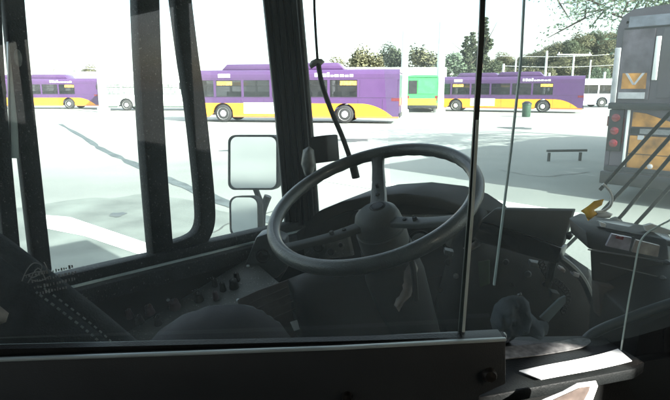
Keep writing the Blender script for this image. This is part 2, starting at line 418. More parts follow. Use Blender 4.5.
def trunk_mesh(name, h, r, limbs, seed=0, spread=.35):
    rnd = random.Random(seed); b = MB()
    pts = smooth_path([(0, 0, 0), (rnd.uniform(-.1, .1), rnd.uniform(-.1, .1), h * .35), (rnd.uniform(-.2, .2), rnd.uniform(-.2, .2), h * .7), (0, 0, h)], 4)
    b.tube(pts, r, 8, scale=[1 - .85 * i / (len(pts) - 1) for i in range(len(pts))])
    for k in range(limbs):
        t = rnd.uniform(.3, .85); p = pts[int(t * (len(pts) - 1))]; a = rnd.uniform(0, 6.28); l_ = h * spread * rnd.uniform(.6, 1.1)
        q = [p, p + Vector((math.cos(a) * l_ * .5, math.sin(a) * l_ * .5, l_ * .3)), p + Vector((math.cos(a) * l_, math.sin(a) * l_, l_ * .75))]
        b.tube(smooth_path(q, 3), r * .4, 6, scale=[1 - .12 * i for i in range(7)])
    me = bpy.data.meshes.new(name); me.from_pydata([tuple(v) for v in b.v], [], b.f); me.update()
    me.materials.append(BARK); return me
KINDS = {}
for kind, (w, h, n, sz, con, lob, m, th, tr, z0) in {
    'broad': (8, 8.5, 2600, .42, False, 14, LEAF_B, 6.5, .3, 2.0),
    'dark': (7, 9.5, 2600, .40, False, 14, LEAF_A, 7, .3, 1.6),
    'conifer': (5.6, 15, 3400, .38, True, 22, LEAF_A, 14, .26, 1.2),
    'bright': (5, 6.5, 1700, .34, False, 10, LEAF_C, 5, .2, 1.4)}.items():
    for s_ in range(2):
        c = crown_mesh('crown', w, h, n, sz, con, lob, 11 * s_ + len(kind)); c.materials.append(m)
        KINDS[kind, s_] = (c, trunk_mesh('trunk', th, tr, 6, s_ + 3), z0, z0 + h)
def tree(kind, px, y, top, label, group, name='broadleaf_tree', var=0, zbase=None):
    c, t, z0, hh = KINDS[kind, var]
    p = at(px, 90, y); zb = 0. if zbase is None else zbase
    ztop = at(px, top, y).z
    e = thing(name, (p.x, p.y, zb), label, 'tree', group)
    k = max(.2, (ztop - zb) / hh)
    o = bpy.data.objects.new('crown', c); COL.objects.link(o); o.parent = e; o.location = (0, 0, z0)
    o2 = bpy.data.objects.new('trunk', t); COL.objects.link(o2); o2.parent = e
    e.scale = (k * random.uniform(.9, 1.1), k * random.uniform(.9, 1.1), k); e.rotation_euler.z = random.uniform(0, 6.28)
    return e
# trees standing straight behind the lot (pixel column, distance, pixel row of the top)
near_trees = [
 ('broad', 340, 82, 60, 'low olive tree behind the roofs, leftmost of the row by the canopy'),
 ('broad', 366, 78, 50, 'olive tree rising over the white canopy, right of the hanging cord'),
 ('dark', 389, 84, 45, 'dark rounded tree over the white canopy, left of the first pale column'),
 ('broad', 420, 80, 47, 'olive tree between the two pale columns behind the green bus'),
 ('bright', 449, 72, 52, 'bright green small tree beside the second pale column'),
]
for i, (k, x, y, tp, lb) in enumerate(near_trees): tree(k, x, y, tp, lb, 'trees behind the bus lot', var=i % 2)
for i, (x, y, tp, lb) in enumerate([(464, 76, 36, 'shorter conifer left of the tall one behind the lot'), (481, 80, 17, 'tallest conifer, behind the dark door-glass edge'), (470, 84, 32, 'slim conifer tucked between two taller conifers')]):
    tree('conifer', x, y, tp, lb, 'conifers behind the bus lot', 'conifer_tree', var=i % 2)
rnd = random.Random(5)
# wooded hillside: scattered trees standing on the terrain
for i in range(70):
    px = rnd.uniform(490, 700); y = rnd.uniform(112, 165)
    p = at(px, 90, y); zb = hill_z(p.x, y)
    e = tree(rnd.choice(['broad', 'dark', 'broad', 'broad']), px, y, 60, 'tree with dull green crown in the wood on the right hillside', 'trees on the wooded hillside', var=i % 2, zbase=zb - .3)
    k = rnd.uniform(.55, .85); e.scale = (k * 1.15, k * 1.15, k * rnd.uniform(.75, 1.0))
for i in range(9):
    px = [30, 55, 75, 95, 118, 150, 520, 545, 598][i]; y = rnd.uniform(90, 105)
    lab = 'small tree standing beyond the leftmost bus' if px < 160 else 'tree at the foot of the wooded hill'
    tree('broad' if i % 2 else 'bright', px, y, (rnd.uniform(66, 73) if px < 160 else rnd.uniform(66, 74)), lab, 'small trees beyond the buses' if px < 160 else 'trees at the foot of the hill', var=i % 2)

# ------------------------------------------------------------------ buses
def make_bus(name, label, top, low, Lb=12.2, H=2.92, pods=((-1.2, 3.0), (2.2, 2.9)), zb=1.08, skirt=(.5, .16, .05), swoop=2.2, sign=True, ad=None, group=None, lettering=True, wheelx=None, arches=True, gl=None):
    root = thing(name, (0, 0, 0), label, 'bus', group)
    pm = livery(name + '_livery_' + str(len(MATS)), top, low, zb, swoop, Lb, skirt)
    W = 1.28; z0, zw0, zw1 = .30, 1.42, 2.34
    wx = wheelx or (Lb / 2 - 2.25, -Lb / 2 + 2.95)
    def zlow(x):
        z = z0
        for w in wx:
            d = abs(x - w)
            if d < .60: z = max(z, .50 + math.sqrt(max(0, .36 - d * d)) * .98)
        return z
    body = MB()
    xs = sorted(set([-Lb / 2 + .02, Lb / 2 - .02] + [-Lb / 2 + .4 * i for i in range(1, int(Lb / .4))] + [w + .6 * math.cos(math.pi * k / 14) for w in wx for k in range(15)]))
    for s in (-1, 1):                                  # lower side walls, with wheel arches
        n = len(xs); vs = []
        for x in xs: vs += [(x, s * W, zlow(x)), (x, s * W, zw0), (x, s * (W - .07), zlow(x)), (x, s * (W - .07), zw0)]
        fs = []
        for i in range(n - 1):
            a, c = 4 * i, 4 * i + 4
            fs += [(a, c, c + 1, a + 1), (a + 2, a + 3, c + 3, c + 2), (a + 1, c + 1, c + 3, a + 3), (a, a + 2, c + 2, c)]
        fs += [(0, 1, 3, 2), (4 * n - 4, 4 * n - 2, 4 * n - 1, 4 * n - 3)]
        body.add(vs, fs)
    # roof: rounded section swept along the bus
    prof = [(-W, zw1), (-W, H - .28), (-W + .06, H - .12), (-W + .2, H - .03), (-.5, H), (.5, H), (W - .2, H - .03), (W - .06, H - .12), (W, H - .28), (W, zw1), (W - .07, zw1), (W - .12, H - .2), (-W + .12, H - .2), (-W + .07, zw1)]
    ends = [(-Lb / 2, .0), (-Lb / 2 + .05, .0), (Lb / 2 - .3, 0.), (Lb / 2 - .03, -.10)]
    vs = [(x, y_, z + (d if z > zw1 + .3 else 0)) for x, d in ends for y_, z in prof]; m = len(prof)
    fs = [(i * m + q, i * m + (q + 1) % m, (i + 1) * m + (q + 1) % m, (i + 1) * m + q) for i in range(len(ends) - 1) for q in range(m)]
    # end caps
    fs += [tuple(range(m))[::-1], tuple(range((len(ends) - 1) * m, len(ends) * m))]
    body.add(vs, fs)
    body.bb((-Lb / 2 + .003, -W + .08, .45), (-Lb / 2 + .09, W - .08, H - .24))     # tail wall
    body.bb((Lb / 2 - .09, -W + .08, .35), (Lb / 2 - .025, W - .08, 1.25))          # nose
    body.bb((Lb / 2 - .11, -W + .02, zw0), (Lb / 2 - .03, -W + .12, zw1)); body.bb((Lb / 2 - .11, W - .12, zw0), (Lb / 2 - .03, W - .02, zw1))
    # window pillars
    nw = 6; x0, x1 = -Lb / 2 + 2.2, Lb / 2 - .18
    ww = (x1 - x0) / nw
    for s in (-1, 1):
        for i in range(nw + 1):
            xx = x0 + i * ww; body.bb((xx - .07, s * (W - .003), zw0 - .02), (xx + .07, s * (W - .063), zw1 + .02))
        body.bb((-Lb / 2 + .1, s * (W - .002), zw0 - .02), (x0 - .08, s * (W - .062), zw1 + .02))
    body.build('body', pm, root)
    tr = MB()
    for s in (-1, 1):
        for i in range(nw):
            a = x0 + i * ww + .075; c = x0 + (i + 1) * ww - .075
            tr.bb((a, s * (W - .004), 2.02), (c, s * (W - .024), 2.045)); tr.bb(((a + c) / 2 - .012, s * (W - .004), 2.05), ((a + c) / 2 + .012, s * (W - .024), zw1 - .006))
            tr.bb((a, s * (W - .002), zw0 + .001), (c, s * (W - .03), zw0 + .03))
        for k in range(9):
            xx = -Lb / 2 + .9 + k * (Lb - 1.6) / 8
            if min(abs(xx - w) for w in wx) > .66: tr.bb((xx - .008, s * (W + .0015), .42), (xx + .008, s * (W - .02), 1.30))
        tr.bb((-Lb / 2 + .3, s * (W + .002), 1.385), (Lb / 2 - .3, s * (W - .02), 1.40)); tr.bb((-Lb / 2 + .3, s * (W + .002), 2.42), (Lb / 2 - .4, s * (W - .02), 2.432))
    o = tr.build('trim', BLK_PAINT, root); o['kind'] = 'stuff'
    zz = [(-Lb / 2 + 2.4, .57)]
    for k in range(9):
        xx = -Lb / 2 + 2.6 + k * .88
        zz += [(xx, .95), (xx + .02, 1.72), (xx + .12, 1.72), (xx + .2, .98)]
    zz += [(-Lb / 2 + 2.6 + 9 * .88, .57)]
    st = MB(); st.prism([(x, -1.05, z) for x, z in zz], (0, 2.1, 0)); st.build('seating', mat('dark_seat_fabric', (.05, .05, .09), .8, var=.3, scale=8), root)
    fl = MB(); fl.bb((-Lb / 2 + .1, -W + .08, .5), (Lb / 2 - .12, W - .08, .56))
    fl.bb((-Lb / 2 + .2, -W + .3, .56), (-Lb / 2 + 2.3, W - .3, 1.32)); fl.build('seat_deck', BLK_PAINT, root)
    for s in (-1, 1):
        for i in range(nw):
            w = MB(); a = x0 + i * ww + .072; c = x0 + (i + 1) * ww - .072
            w.bb((a, s * (W - .012), zw0 + .005), (c, s * (W - .022), zw1 - .005)); w.build('window', gl or BUSGLASS, root)
    w = MB(); w.prism([(Lb / 2 - .05, -W + .13, 1.26), (Lb / 2 - .05, W - .13, 1.26), (Lb / 2 - .1, W - .13, H - .22), (Lb / 2 - .1, -W + .13, H - .22)], (.02, 0, 0)); w.build('windshield', BUSGLASS, root)
    for xx in wx:
        for s in (-1, 1):
            t = MB(); t.lathe((xx, s * (W - .02), .5), (0, -s, 0), [(.40, 0), (.47, .03), (.49, .06), (.49, .24), (.46, .28)], 28)
            o = t.build('wheel', TYRE, root, smooth=True)
            r_ = MB(); r_.lathe((xx, s * (W - .012), .5), (0, -s, 0), [(.12, -.02), (.15, .0), (.20, .015), (.32, .015), (.335, -.004), (.335, .03)], 24)
            r_.build('rim', RIM, o, smooth=True)
    for k, (xc, ln) in enumerate(pods):
        p = MB(); hh = .30 if k else .34
        p.prism([(xc - ln / 2 - .35, -.92, H - .02), (xc + ln / 2 + .35, -.92, H - .02), (xc + ln / 2, -.88, H + hh), (xc - ln / 2, -.88, H + hh)], (0, 1.8, 0))
        p.build('roof_pod', pm, root, bevel=.06)
    if sign:
        for s in (-1, 1):
            p = MB(); p.bb((Lb / 2 - 2.85, s * (W + .012), 2.06), (Lb / 2 - 1.95, s * (W - .008), 2.28)); p.build('route_sign', AMBER, root)
            p = MB(); p.bb((-Lb / 2 + 2.3, s * (W + .012), 2.06), (-Lb / 2 + 3.2, s * (W - .008), 2.28)); p.build('route_sign', AMBER, root)
    for s in (-1, 1):
        p = MB(); p.bb((-Lb / 2 - .012, s * (W - .25), .95), (-Lb / 2 + .1, s * (W - .05), 1.35)); p.bb((-Lb / 2 - .01, s * (W + .01), 1.22), (-Lb / 2 + .42, s * (W - .01), 1.38)); p.build('tail_light', REDL, root)
        p = MB(); p.lathe((Lb / 2 - .06, s * (W - .3), .75), (1, 0, 0), [(.11, 0), (.11, .05), (.06, .07)], 14); p.build('headlight', RIM, root, smooth=True)
        p = MB(); p.tube([(Lb / 2 - .1, s * (W - .1), 2.5), (Lb / 2 + .2, s * (W + .12), 2.45), (Lb / 2 + .2, s * (W + .14), 2.2)], .025, 6); p.bb((Lb / 2 + .13, s * (W + .05), 1.85), (Lb / 2 + .2, s * (W + .28), 2.2)); p.build('mirror', BLK_PAINT, root)
    b_ = MB(); b_.bb((-Lb / 2 - .06, -W + .02, .34), (-Lb / 2 + .002, W - .02, .58)); b_.build('rear_bumper', BLK_PAINT, root, bevel=.02)
    b_ = MB(); b_.bb((Lb / 2 - .03, -W + .02, .32), (Lb / 2 + .06, W - .02, .56)); b_.build('front_bumper', BLK_PAINT, root, bevel=.02)
    if ad:
        p = MB(); p.bb((ad[0], W - .01, .50), (ad[1], W + .012, 1.12)); o = p.build('advert_panel', WHITEP, root)
        p = MB(); p.bb((ad[1] - .9, W - .0, .56), (ad[1] - .25, W + .016, 1.06)); p.build('advert_print', BLUEP if ad[2] else GREYP, o)
    if lettering:                                      # pale fleet lettering, too small in the photo to read
        for s in (-1, 1):
            p = MB(); q = random.Random(3); xx = -Lb / 2 + 4.6
            for k in range(9):
                w_ = q.uniform(.12, .24); hgt = .24 if k < 4 else .14
                p.bb((xx, s * (W + .008), 2.50), (xx - w_, s * (W - .012), 2.50 + hgt * q.uniform(.7, 1))); xx -= w_ + .06
            p.build('lettering', WHITEP, root)
            p = MB(); p.bb((Lb / 2 - 2.75, s * (W + .008), 2.48), (Lb / 2 - 2.05, s * (W - .012), 2.68)); p.build('fleet_mark', WHITEP, root)
    return root
PUR, YEL = (.080, .036, .118), (.84, .33, .02)
def place(o, pxc, y, yaw):             # yaw: heading of the nose, degrees from +X
    p = at(pxc, 90, y); o.location = (p.x, p.y, 0); o.rotation_euler.z = R(yaw); return o
BG = 'purple and yellow city buses parked across the lot'
main = make_bus('city_bus', 'large purple and yellow bus parked broadside behind the steering wheel and ribbed pillar', PUR, YEL, ad=(.6, 2.6, 0), group=BG, Lb=12.2)
place(main, 294, 30.9, 170)
leftb = copy_tree(main); place(leftb, 42, 53, 180)
leftb['label'] = 'purple and yellow bus far left, broadside behind the left window posts'
rightb = copy_tree(main); place(rightb, 505, 45.5, 155)
rightb['label'] = 'purple and yellow bus broadside right of the dark door-glass edge, below the wooded hill'
rear2 = copy_tree(main); place(rear2, 476, 58, 150)
rear2['label'] = 'purple and yellow bus half hidden behind another, its roof slanting up beside the conifers'
white = make_bus('white_bus', 'all white city bus parked broadside between the left window posts', (.62, .66, .63), (.62, .66, .63), Lb=12.6, H=3.2, pods=((-2., 3.),), skirt=(.03, .05, .04), sign=False, lettering=False, gl=PALEGL)
place(white, 175, 49, 180)
blue = make_bus('white_bus', 'white bus with pale blue band at far right, by the nearest bus', (.72, .75, .80), (.42, .50, .70), Lb=12, H=3.0, pods=(), zb=1.0, skirt=(.6, .62, .66), sign=False, lettering=False)
place(blue, 632, 58, 180)
green = make_bus('green_bus', 'green and yellow bus seen end-on between the two pale columns', (.05, .36, .10), YEL, Lb=11, H=3.0, pods=(), sign=False, lettering=False, swoop=.05)
place(green, 421.5, 49, 81.5)
for o in list(green.children):
    pass
# green rear cap panel reads solid green above yellow
p = MB(); p.bb((-5.53, -1.0, 1.5), (-5.495, .35, 2.6)); p.build('rear_panel', GREENP, green)
p = MB(); p.bb((-5.53, -1.15, .60), (-5.495, 1.15, 1.12)); p.build('lower_panel', mat('yellow_tail_panel', (.85, .43, .03), .4, var=.15, scale=3), green)
p = MB(); p.bb((-5.53, .42, 1.5), (-5.50, 1.1, 2.55)); p.build('rear_window', BLK_PAINT, green)

# ---- the near bus on the right: we look at its tail
NB = make_bus('parked_bus', 'purple and orange bus close on the right, its tail with stacked red lamps facing us', (.085, .073, .092), (.40, .20, .05), Lb=12.2, H=3.06, pods=((-1.6, 4.), (3., 4.)), sign=False, lettering=False, zb=1.3, swoop=.3)  # hidden roof pods, enlarged for a taller shadow on the ground
C1 = Vector((4.50, 8.75, 0))
ctr = C1 + FW * 6.1 - LF * 1.28
NB.location = ctr; NB.rotation_euler.z = R(45)
xr = -6.1
def rear(name, y0, y1, z0, z1, m, t=.03, bev=0., par=None):      # y measured from the left corner towards the right
    b = MB(); b.bb((xr - t, 1.28 - y0, z0), (xr + .0, 1.28 - y1, z1)); return b.build(name, m, par or NB, bevel=bev)
rear('rear_window', .66, 2.1, 1.68, 2.72, mat('dark_violet_glass', (.05, .045, .06), .06, var=.2, scale=2, coat=.5), .02)
rear('corner_panel', .10, .55, 1.66, 2.72, PURPLE, .022)
rear('corner_strip', .0, .09, 1.60, 2.46, GREYP, .035, .01)
rear('window_strip', .57, .64, 1.95, 2.60, WHITEP, .035, .008)
rear('black_band', .0, 2.56, 1.50, 1.60, BLK_PAINT, .09, .015)
o = rear('warning_sticker', .15, .50, 1.82, 2.06, ORANGE, .026)
b = MB()
for s in (-1, 1):
    cy = 1.28 - .33
    b.prism([(xr - .03, cy + s * .10, 2.06), (xr - .03, cy + s * .14, 2.06), (xr - .03, cy + s * .02, 1.88), (xr - .03, cy - s * .015, 1.88)], (.006, 0, 0))
b.build('chevron', GREYP, o)
rear('reflection_panel', .16, 2.4, 2.76, 2.92, mat('blue_grey_reflection', (.16, .17, .21), .2, var=.5, scale=3, coat=.4), .014)  # grey-blue reflections over the tail, put in as a pale panel
rear('vent_panel', .12, .50, 1.665, 1.765, GREYP, .028)
rear('lamp_housing', .02, .24, .82, 1.49, BLK_PAINT, .05, .01)
for z in (1.36, 1.15, .95):
    b = MB(); b.lathe((xr - .05, 1.28 - .13, z), (-1, 0, 0), [(.066, 0), (.064, .014), (.045, .024), (.0, .028)], 18); b.build('tail_lamp', REDL, NB, smooth=True)
rear('edge_strip', .285, .33, .52, 1.49, WHITEP, .04, .006)
b = MB()      # thin amber flash under the band
b.prism([(xr - .03, 1.28 - .37, 1.46), (xr - .03, 1.28 - .55, 1.44), (xr - .03, 1.28 - .9, 1.32), (xr - .03, 1.28 - 2.4, 1.28), (xr - .03, 1.28 - 2.4, 1.22), (xr - .03, 1.28 - .9, 1.24), (xr - .03, 1.28 - .37, 1.23)], (.028, 0, 0))
b.build('amber_flash', ORANGE, NB)
rear('engine_grille', .36, 2.4, 1.12, 1.21, BLK_PAINT, .035)
rear('engine_door', .36, 2.3, .55, 1.09, ORANGE, .045, .012)
b = MB()
for k in range(7): b.bb((xr - .052, 1.28 - 1.3, .62 + .06 * k), (xr - .044, 1.28 - 2.1, .65 + .06 * k))
b.build('louvre', BLK_PAINT, NB)
b = MB()
for k in range(9): b.bb((xr - .056, 1.28 - .5 - .0, 1.125 + .009 * k), (xr - .036, 1.28 - 2.3, 1.129 + .009 * k))
b.build('grille_slats', GREYP, NB)
for yy in (.48, 1.2, 1.95):
    b = MB(); b.bb((xr - .058, 1.28 - yy, 1.03), (xr - .04, 1.28 - yy - .09, 1.10)); b.build('hinge', GREYP, NB)
for yy in (.7, 1.9):
    b = MB(); b.lathe((xr - .045, 1.28 - yy, .62), (-1, 0, 0), [(.04, 0), (.04, .008), (.02, .012), (.02, .016)], 14); b.build('latch', GREYP, NB, smooth=True)
b = MB(); b.bb((xr - .05, 1.28 - .36, .795), (xr - .041, 1.28 - 2.3, .805)); b.bb((xr - .05, 1.28 - 1.2, .55), (xr - .041, 1.28 - 1.212, 1.09)); b.build('door_joint', BLK_PAINT, NB)
rear('upper_joint', .10, 2.5, 2.735, 2.75, BLK_PAINT, .012)
rear('tail_step', .0, 2.56, .28, .50, BLK_PAINT, .16, .03)
rear('rear_apron', .25, 2.35, .50, .545, mat('grimy_metal', (.06, .06, .06), .6, metal=.4, var=.5, scale=12), .03)

# ------------------------------------------------------------------ street furniture in the lot
def pole(px, y, top, wpx, label, name='light_column', arm=0, group='pale columns and poles behind the lot'):
    p = at(px, 90, y); h = at(px, top, y).z; r_ = wpx / FPX * y / 2
    e = thing(name, (p.x, p.y, 0), label, 'pole', group)
    b = MB(); b.lathe(p * 1 - UP * p.z, UP, [(r_ * 1.5, 0), (r_ * 1.5, .35), (r_ * 1.05, .42), (r_ * .85, h)], 12); b.build('shaft', POLE, e, smooth=True)
    if arm:
        b = MB(); b.box((p.x, p.y, h - .1), arm, .25, .14); b.build('crossarm', POLE, e)
        b = MB()
        for k in (-.45, .45): b.lathe((p.x + arm * k, p.y, h - .02), UP, [(.1, 0), (.12, .1), (.06, .3)], 8)
        b.build('lamp_head', GREYP, e)
    return e
pole(102, 44, 52, 8, 'broad white column between the leftmost bus and the white bus')
pole(404, 40, 30, 7, 'pale column at the tail of the large purple and yellow bus')
pole(440, 44, 22, 8, 'tall pale column right of the green bus')
pole(544, 75, 51, 2.4, 'tall thin pole before the wooded hill, left of the lamp with crossarm', arm=0)
pole(571, 80, 54, 2.0, 'thin pole with crossarm before the wooded hill', 'lamp_post', arm=5.)
pole(603, 62, 72, 2.6, 'short pale post beside the nearest bus, before the hill')
pole(502, 60, 64, 2.6, 'short pale post right of the tall conifer')
pole(548, 58, 73, 2.6, 'short pale post behind the bus roof under the hill')
pole(514, 66, 58, 1.6, 'thin pale pole rising from behind the bus right of the door-glass edge')
pole(588, 84, 60, 1.6, 'thin pole near the edge of the closest bus, below the hillside trees')
for a, c, lb in [((500, 56), (640, 52), 'upper thin wire strung before the wooded hillside'), ((505, 66), (640, 63), 'lower thin wire strung before the wooded hillside')]:
    A_, C_ = at(*a, 76), at(*c, 80); b = MB(); pts = [A_.lerp(C_, i / 12) - UP * (.35 * math.sin(math.pi * i / 12)) for i in range(13)]
    b.tube(pts, .03, 5); tag(b.build('overhead_wire', GREYP, org=A_), lb, 'wire')
# white canopy / building behind the big bus
p0, p1 = at(303, 90, 66), at(446, 90, 66)
e = thing('canopy', ((p0.x + p1.x) / 2, 68, 0), 'long white flat canopy behind the large bus', 'canopy')
b = MB(); b.bb((p0.x, 66, 3.35), (p1.x, 72, 4.5)); b.build('roof', WHITEP, e, bevel=.05)
b = MB(); b.bb((p0.x + .2, 71, 0), (p1.x - .2, 71.6, 3.33)); b.build('rear_wall', CONC, e)
for k in range(6):
    b = MB(); xx = lerp(p0.x + .4, p1.x - .4, k / 5); b.bb((xx - .18, 66.3, 0), (xx + .18, 66.7, 3.34)); b.build('post', POLE, e)
# long pale building far left
p0, p1 = at(-40, 90, 74), at(215, 90, 74)
e = thing('depot_building', ((p0.x + p1.x) / 2, 78, 0), 'long pale low building beyond the white bus on the left', 'building')
b = MB(); b.bb((p0.x, 74, 0), (p1.x, 84, 3.9)); b.build('wall', CONC, e)
b = MB(); b.bb((p0.x - .3, 73.7, 3.9), (p1.x + .3, 84.3, 4.25)); b.build('parapet', WHITEP, e)
for k in range(14):
    b = MB(); xx = lerp(p0.x + 1, p1.x - 1, k / 13); b.bb((xx - .8, 73.97, 1.6), (xx + .8, 74.05, 3.0)); b.build('window', BUSGLASS, e)
# wires above the left side of the lot
for k, (a, c) in enumerate([((52, 47), (255, 40)), ((56, 66), (260, 69)), ((300, 30), (150, 20))][:2]):
    A_, C_ = at(*a, 60), at(*c, 62); b = MB(); pts = [A_.lerp(C_, i / 12) - UP * (.5 * math.sin(math.pi * i / 12)) for i in range(13)]
    b.tube(pts, .035, 5); tag(b.build('overhead_wire', GREYP, org=A_), ['overhead wire strung high above the white bus', 'overhead wire strung low above the white bus'][k], 'wire')
p = on_z(526, 117)
e = thing('rubbish_bin', p, 'small dark upright bin standing before the right broadside bus', 'bin')
b = MB(); b.lathe(p, UP, [(.24, 0), (.27, .05), (.30, .8), (.32, .82), (.32, .88)], 16); b.build('body', DKGREEN, e, smooth=True)
b = MB(); b.lathe(p, UP, [(.33, .882), (.30, .95), (.16, 1.04), (.05, 1.07)], 16); b.build('lid', BLK_PAINT, e, smooth=True)

p = on_z(566, 161)  # added bar in place of a dark shadow strip
e = thing('shadow_strip_bar', p, 'added low dark bar standing in for a dark shadow strip on the shaded ground left of the nearest bus', 'bar')
b = MB(); d = Vector((1, .12, 0)).normalized(); b.box(p + UP * .27, 1.10, .06, .06, (d, UP.cross(d), UP)); b.build('rail', mat('dark_strip_grey', (.045, .05, .05), .7, var=.3, scale=9), e, bevel=.01)  # rail of the added bar that stands in for the shadow strip
for k in (-.48, .38):
    b = MB(); b.box(p + d * k + UP * .11, .06, .05, .22, (d, UP.cross(d), UP)); b.build('added_bar_leg', MATS['dark_strip_grey'], e)
# overhanging tree beside the near bus
def overhang():
    base = Vector((12.5, 15.0, 0)) + FW * 3 - LF * 1
    base = Vector((17.5, 13.5, 0))
    e = thing('overhanging_tree', base, 'pale sparse-leaved tree reaching its branches over the nearest bus', 'tree')
    rn = random.Random(12); b = MB()
    tr = smooth_path([base, base + Vector((-.4, .3, 2.2)), base + Vector((-1.2, .8, 4.2)), base + Vector((-1.6, 1.2, 6.5))], 5)
    b.tube(tr, .28, 9, scale=[1 - .03 * i for i in range(len(tr))])
    b.build('trunk', BARK, e, smooth=True)
    tips = []; br = MB()
    targets = [at(600, 5, 14), at(585, 18, 15), at(612, 14, 13), at(628, 2, 12.5), at(640, 20, 13), at(655, 8, 13), at(668, 12, 12.5), at(600, -15, 14), at(640, -20, 13), at(560, 4, 17), at(540, -8, 17)]
    for t in targets:
        s0 = tr[rn.randint(9, len(tr) - 1)]
        mid = s0.lerp(t, .5) + Vector((rn.uniform(-.5, .5), rn.uniform(-.5, .5), rn.uniform(.3, 1.0)))
        pth = smooth_path([s0, mid, t], 6); br.tube(pth, .06, 6, scale=[1 - .065 * i for i in range(len(pth))]); tips += pth[5:]
        for k in range(11):
            q = rn.choice(pth[4:]); d = Vector((rn.uniform(-1, 1), rn.uniform(-1, 1), rn.uniform(-.6, .6))) * .9
            br.tube([q, q + d * .6, q + d], .028, 5, scale=[1, .7, .3]); tips += [q + d * .7, q + d]
    br.build('branch', BARK, e)
    vs = []; fs = []
    for i in range(10000):
        q = rn.choice(tips) + Vector((rn.gauss(0, .20), rn.gauss(0, .20), rn.gauss(0, .17))); sz = rn.uniform(.03, .07)
        u = Vector((rn.gauss(0, 1), rn.gauss(0, 1), rn.gauss(0, 1))).normalized(); v = u.orthogonal().normalized()
        o = len(vs); vs += [q - u * sz, q + v * sz * .6, q + u * sz, q - v * sz * .6]; fs.append((o, o + 1, o + 2, o + 3))
    lb = MB(); lb.add(vs, fs); lb.build('leaves', LEAF_C, e)
overhang()

# ================================================================== the bus we stand in
AX = (FW, LF, UP)
LW = 1.38                              # left wall, inner face
bus = thing('bus_interior', B(0, 0, .35), 'dark shell of the bus we look out of: window posts, sill, pillar and windshield', 'bus interior')
def bpart(name, m, *boxes, bev=0., par=None):
    b = MB()
    for x in boxes: b.bus(*x)
    return b.build(name, m, par or bus, bevel=bev)
SILL = on_l(165, 250, LW).z
bpart('floor', BLACK, (-9, 1.8, -1.36, 1.36, .35, .45))
bpart('driver_platform', BLACK, (-.3, 1.79, .30, 1.355, .451, .60))
bpart('ceiling', mat('pale_grey_ceiling', (.12, .125, .125), .7, var=.1, scale=3), (-9, 1.72, -1.36, 1.36, 2.72, 2.80))
bpart('left_wall', PANEL, (-9, 1.7, LW, LW + .08, .36, SILL - .02), (-9, 1.6, LW, LW + .08, 2.46, 2.80), *[(-9 + 1.45 * k, -8.9 + 1.45 * k, LW, LW + .08, SILL - .02, 2.46) for k in range(6)])
bpart('unseen_right_wall', PANEL, (-9, .49, -LW - .08, -LW, .36, 1.32), (-9, 1.7, -LW - .08, -LW, 2.47, 2.80), (1.62, 1.72, -LW - .08, -LW, .36, 2.47), (-2.7, .49, -LW - .08, -LW, 1.32, 2.47), (.49, 1.62, -LW - .08, -LW, .36, 1.9), (.76, 1.62, -LW - .08, -LW, 1.9, 2.47), (.491, .759, -LW - .08, -LW, 2.37, 2.47),
      *[(-9 + 1.45 * k, -8.9 + 1.45 * k, -LW - .08, -LW, 1.32, 2.47) for k in range(5)])  # unseen wall, its opening cut so sun falls only on the papers
bpart('rear_wall', PANEL, (-9.08, -9, -1.46, 1.46, .36, 2.8))
bpart('front_wall', PANEL, (1.78, 1.86, -1.3, 1.30, .36, 1.17))
bpart('windshield_header', PANEL, (1.55, 2.05, -1.40, 1.40, 2.56, 2.86))
# sill cap with the lower window channel, along the wall
bpart('window_sill', POSTM, (-.75, 1.26, LW - .07, LW + .005, SILL - .075, SILL - .03), (-.75, 1.26, LW - .035, LW + .012, SILL - .03, SILL + .004), bev=.006)
bpart('sill_groove', EDGE, (-.75, 1.24, LW - .047, LW - .038, SILL - .029, SILL - .024))
def up_to(pts, z):                     # carry a post on up to its head
    d = (pts[0] - pts[1]).normalized(); return [pts[0] + d * ((z - pts[0].z) / d.z)] + pts
def post(name, pix, wpx, depth=.05, m=POSTM, l=LW, par=None):
    pts = up_to(smooth_path([on_l(x, y, l) for x, y in pix], 6), 2.47)
    b = MB()
    # width in metres along the wall at the middle of the post
    mx_, my_ = pix[len(pix) // 2]
    w = (on_l(mx_ + wpx / 2, my_, l) - on_l(mx_ - wpx / 2, my_, l)).length
    b.sweep(pts, [(-w / 2, -depth / 2), (w / 2, -depth / 2), (w / 2, depth / 2), (-w / 2, depth / 2)], side=FW if abs(pts[0].z - pts[-1].z) > .3 else None)
    return b.build(name, m, par or bus, bevel=.007)
post('window_post', [(-12, -30), (-6, 80), (2, 170), (10, 252), (12, 275)], 17)
p1 = post('window_post', [(10, -30), (14, 20), (24, 120), (41, 272)], 19)
post('window_post', [(144, -30), (146, 40), (152, 150), (160, 253)], 22)
b = MB(); c = on_l(18, 58, LW - .045); b.lathe(c, -LF, [(.008, 0), (.007, .005), (.003, .006)], 14); b.v = [c + (v - c) + UP * (v - c).z * 1.4 for v in b.v]; b.build('latch', mat('dull_latch', (.10, .11, .105), .5, var=.3, scale=60), p1, smooth=True)
b = MB(); b.sweep([on_l(11.5, 40, LW - .01), on_l(14, 158, LW - .01)], [(-.008, -.01), (.008, -.01), (.008, .01), (-.008, .01)], side=FW); b.build('sash_handle', RAIL, p1, bevel=.002)
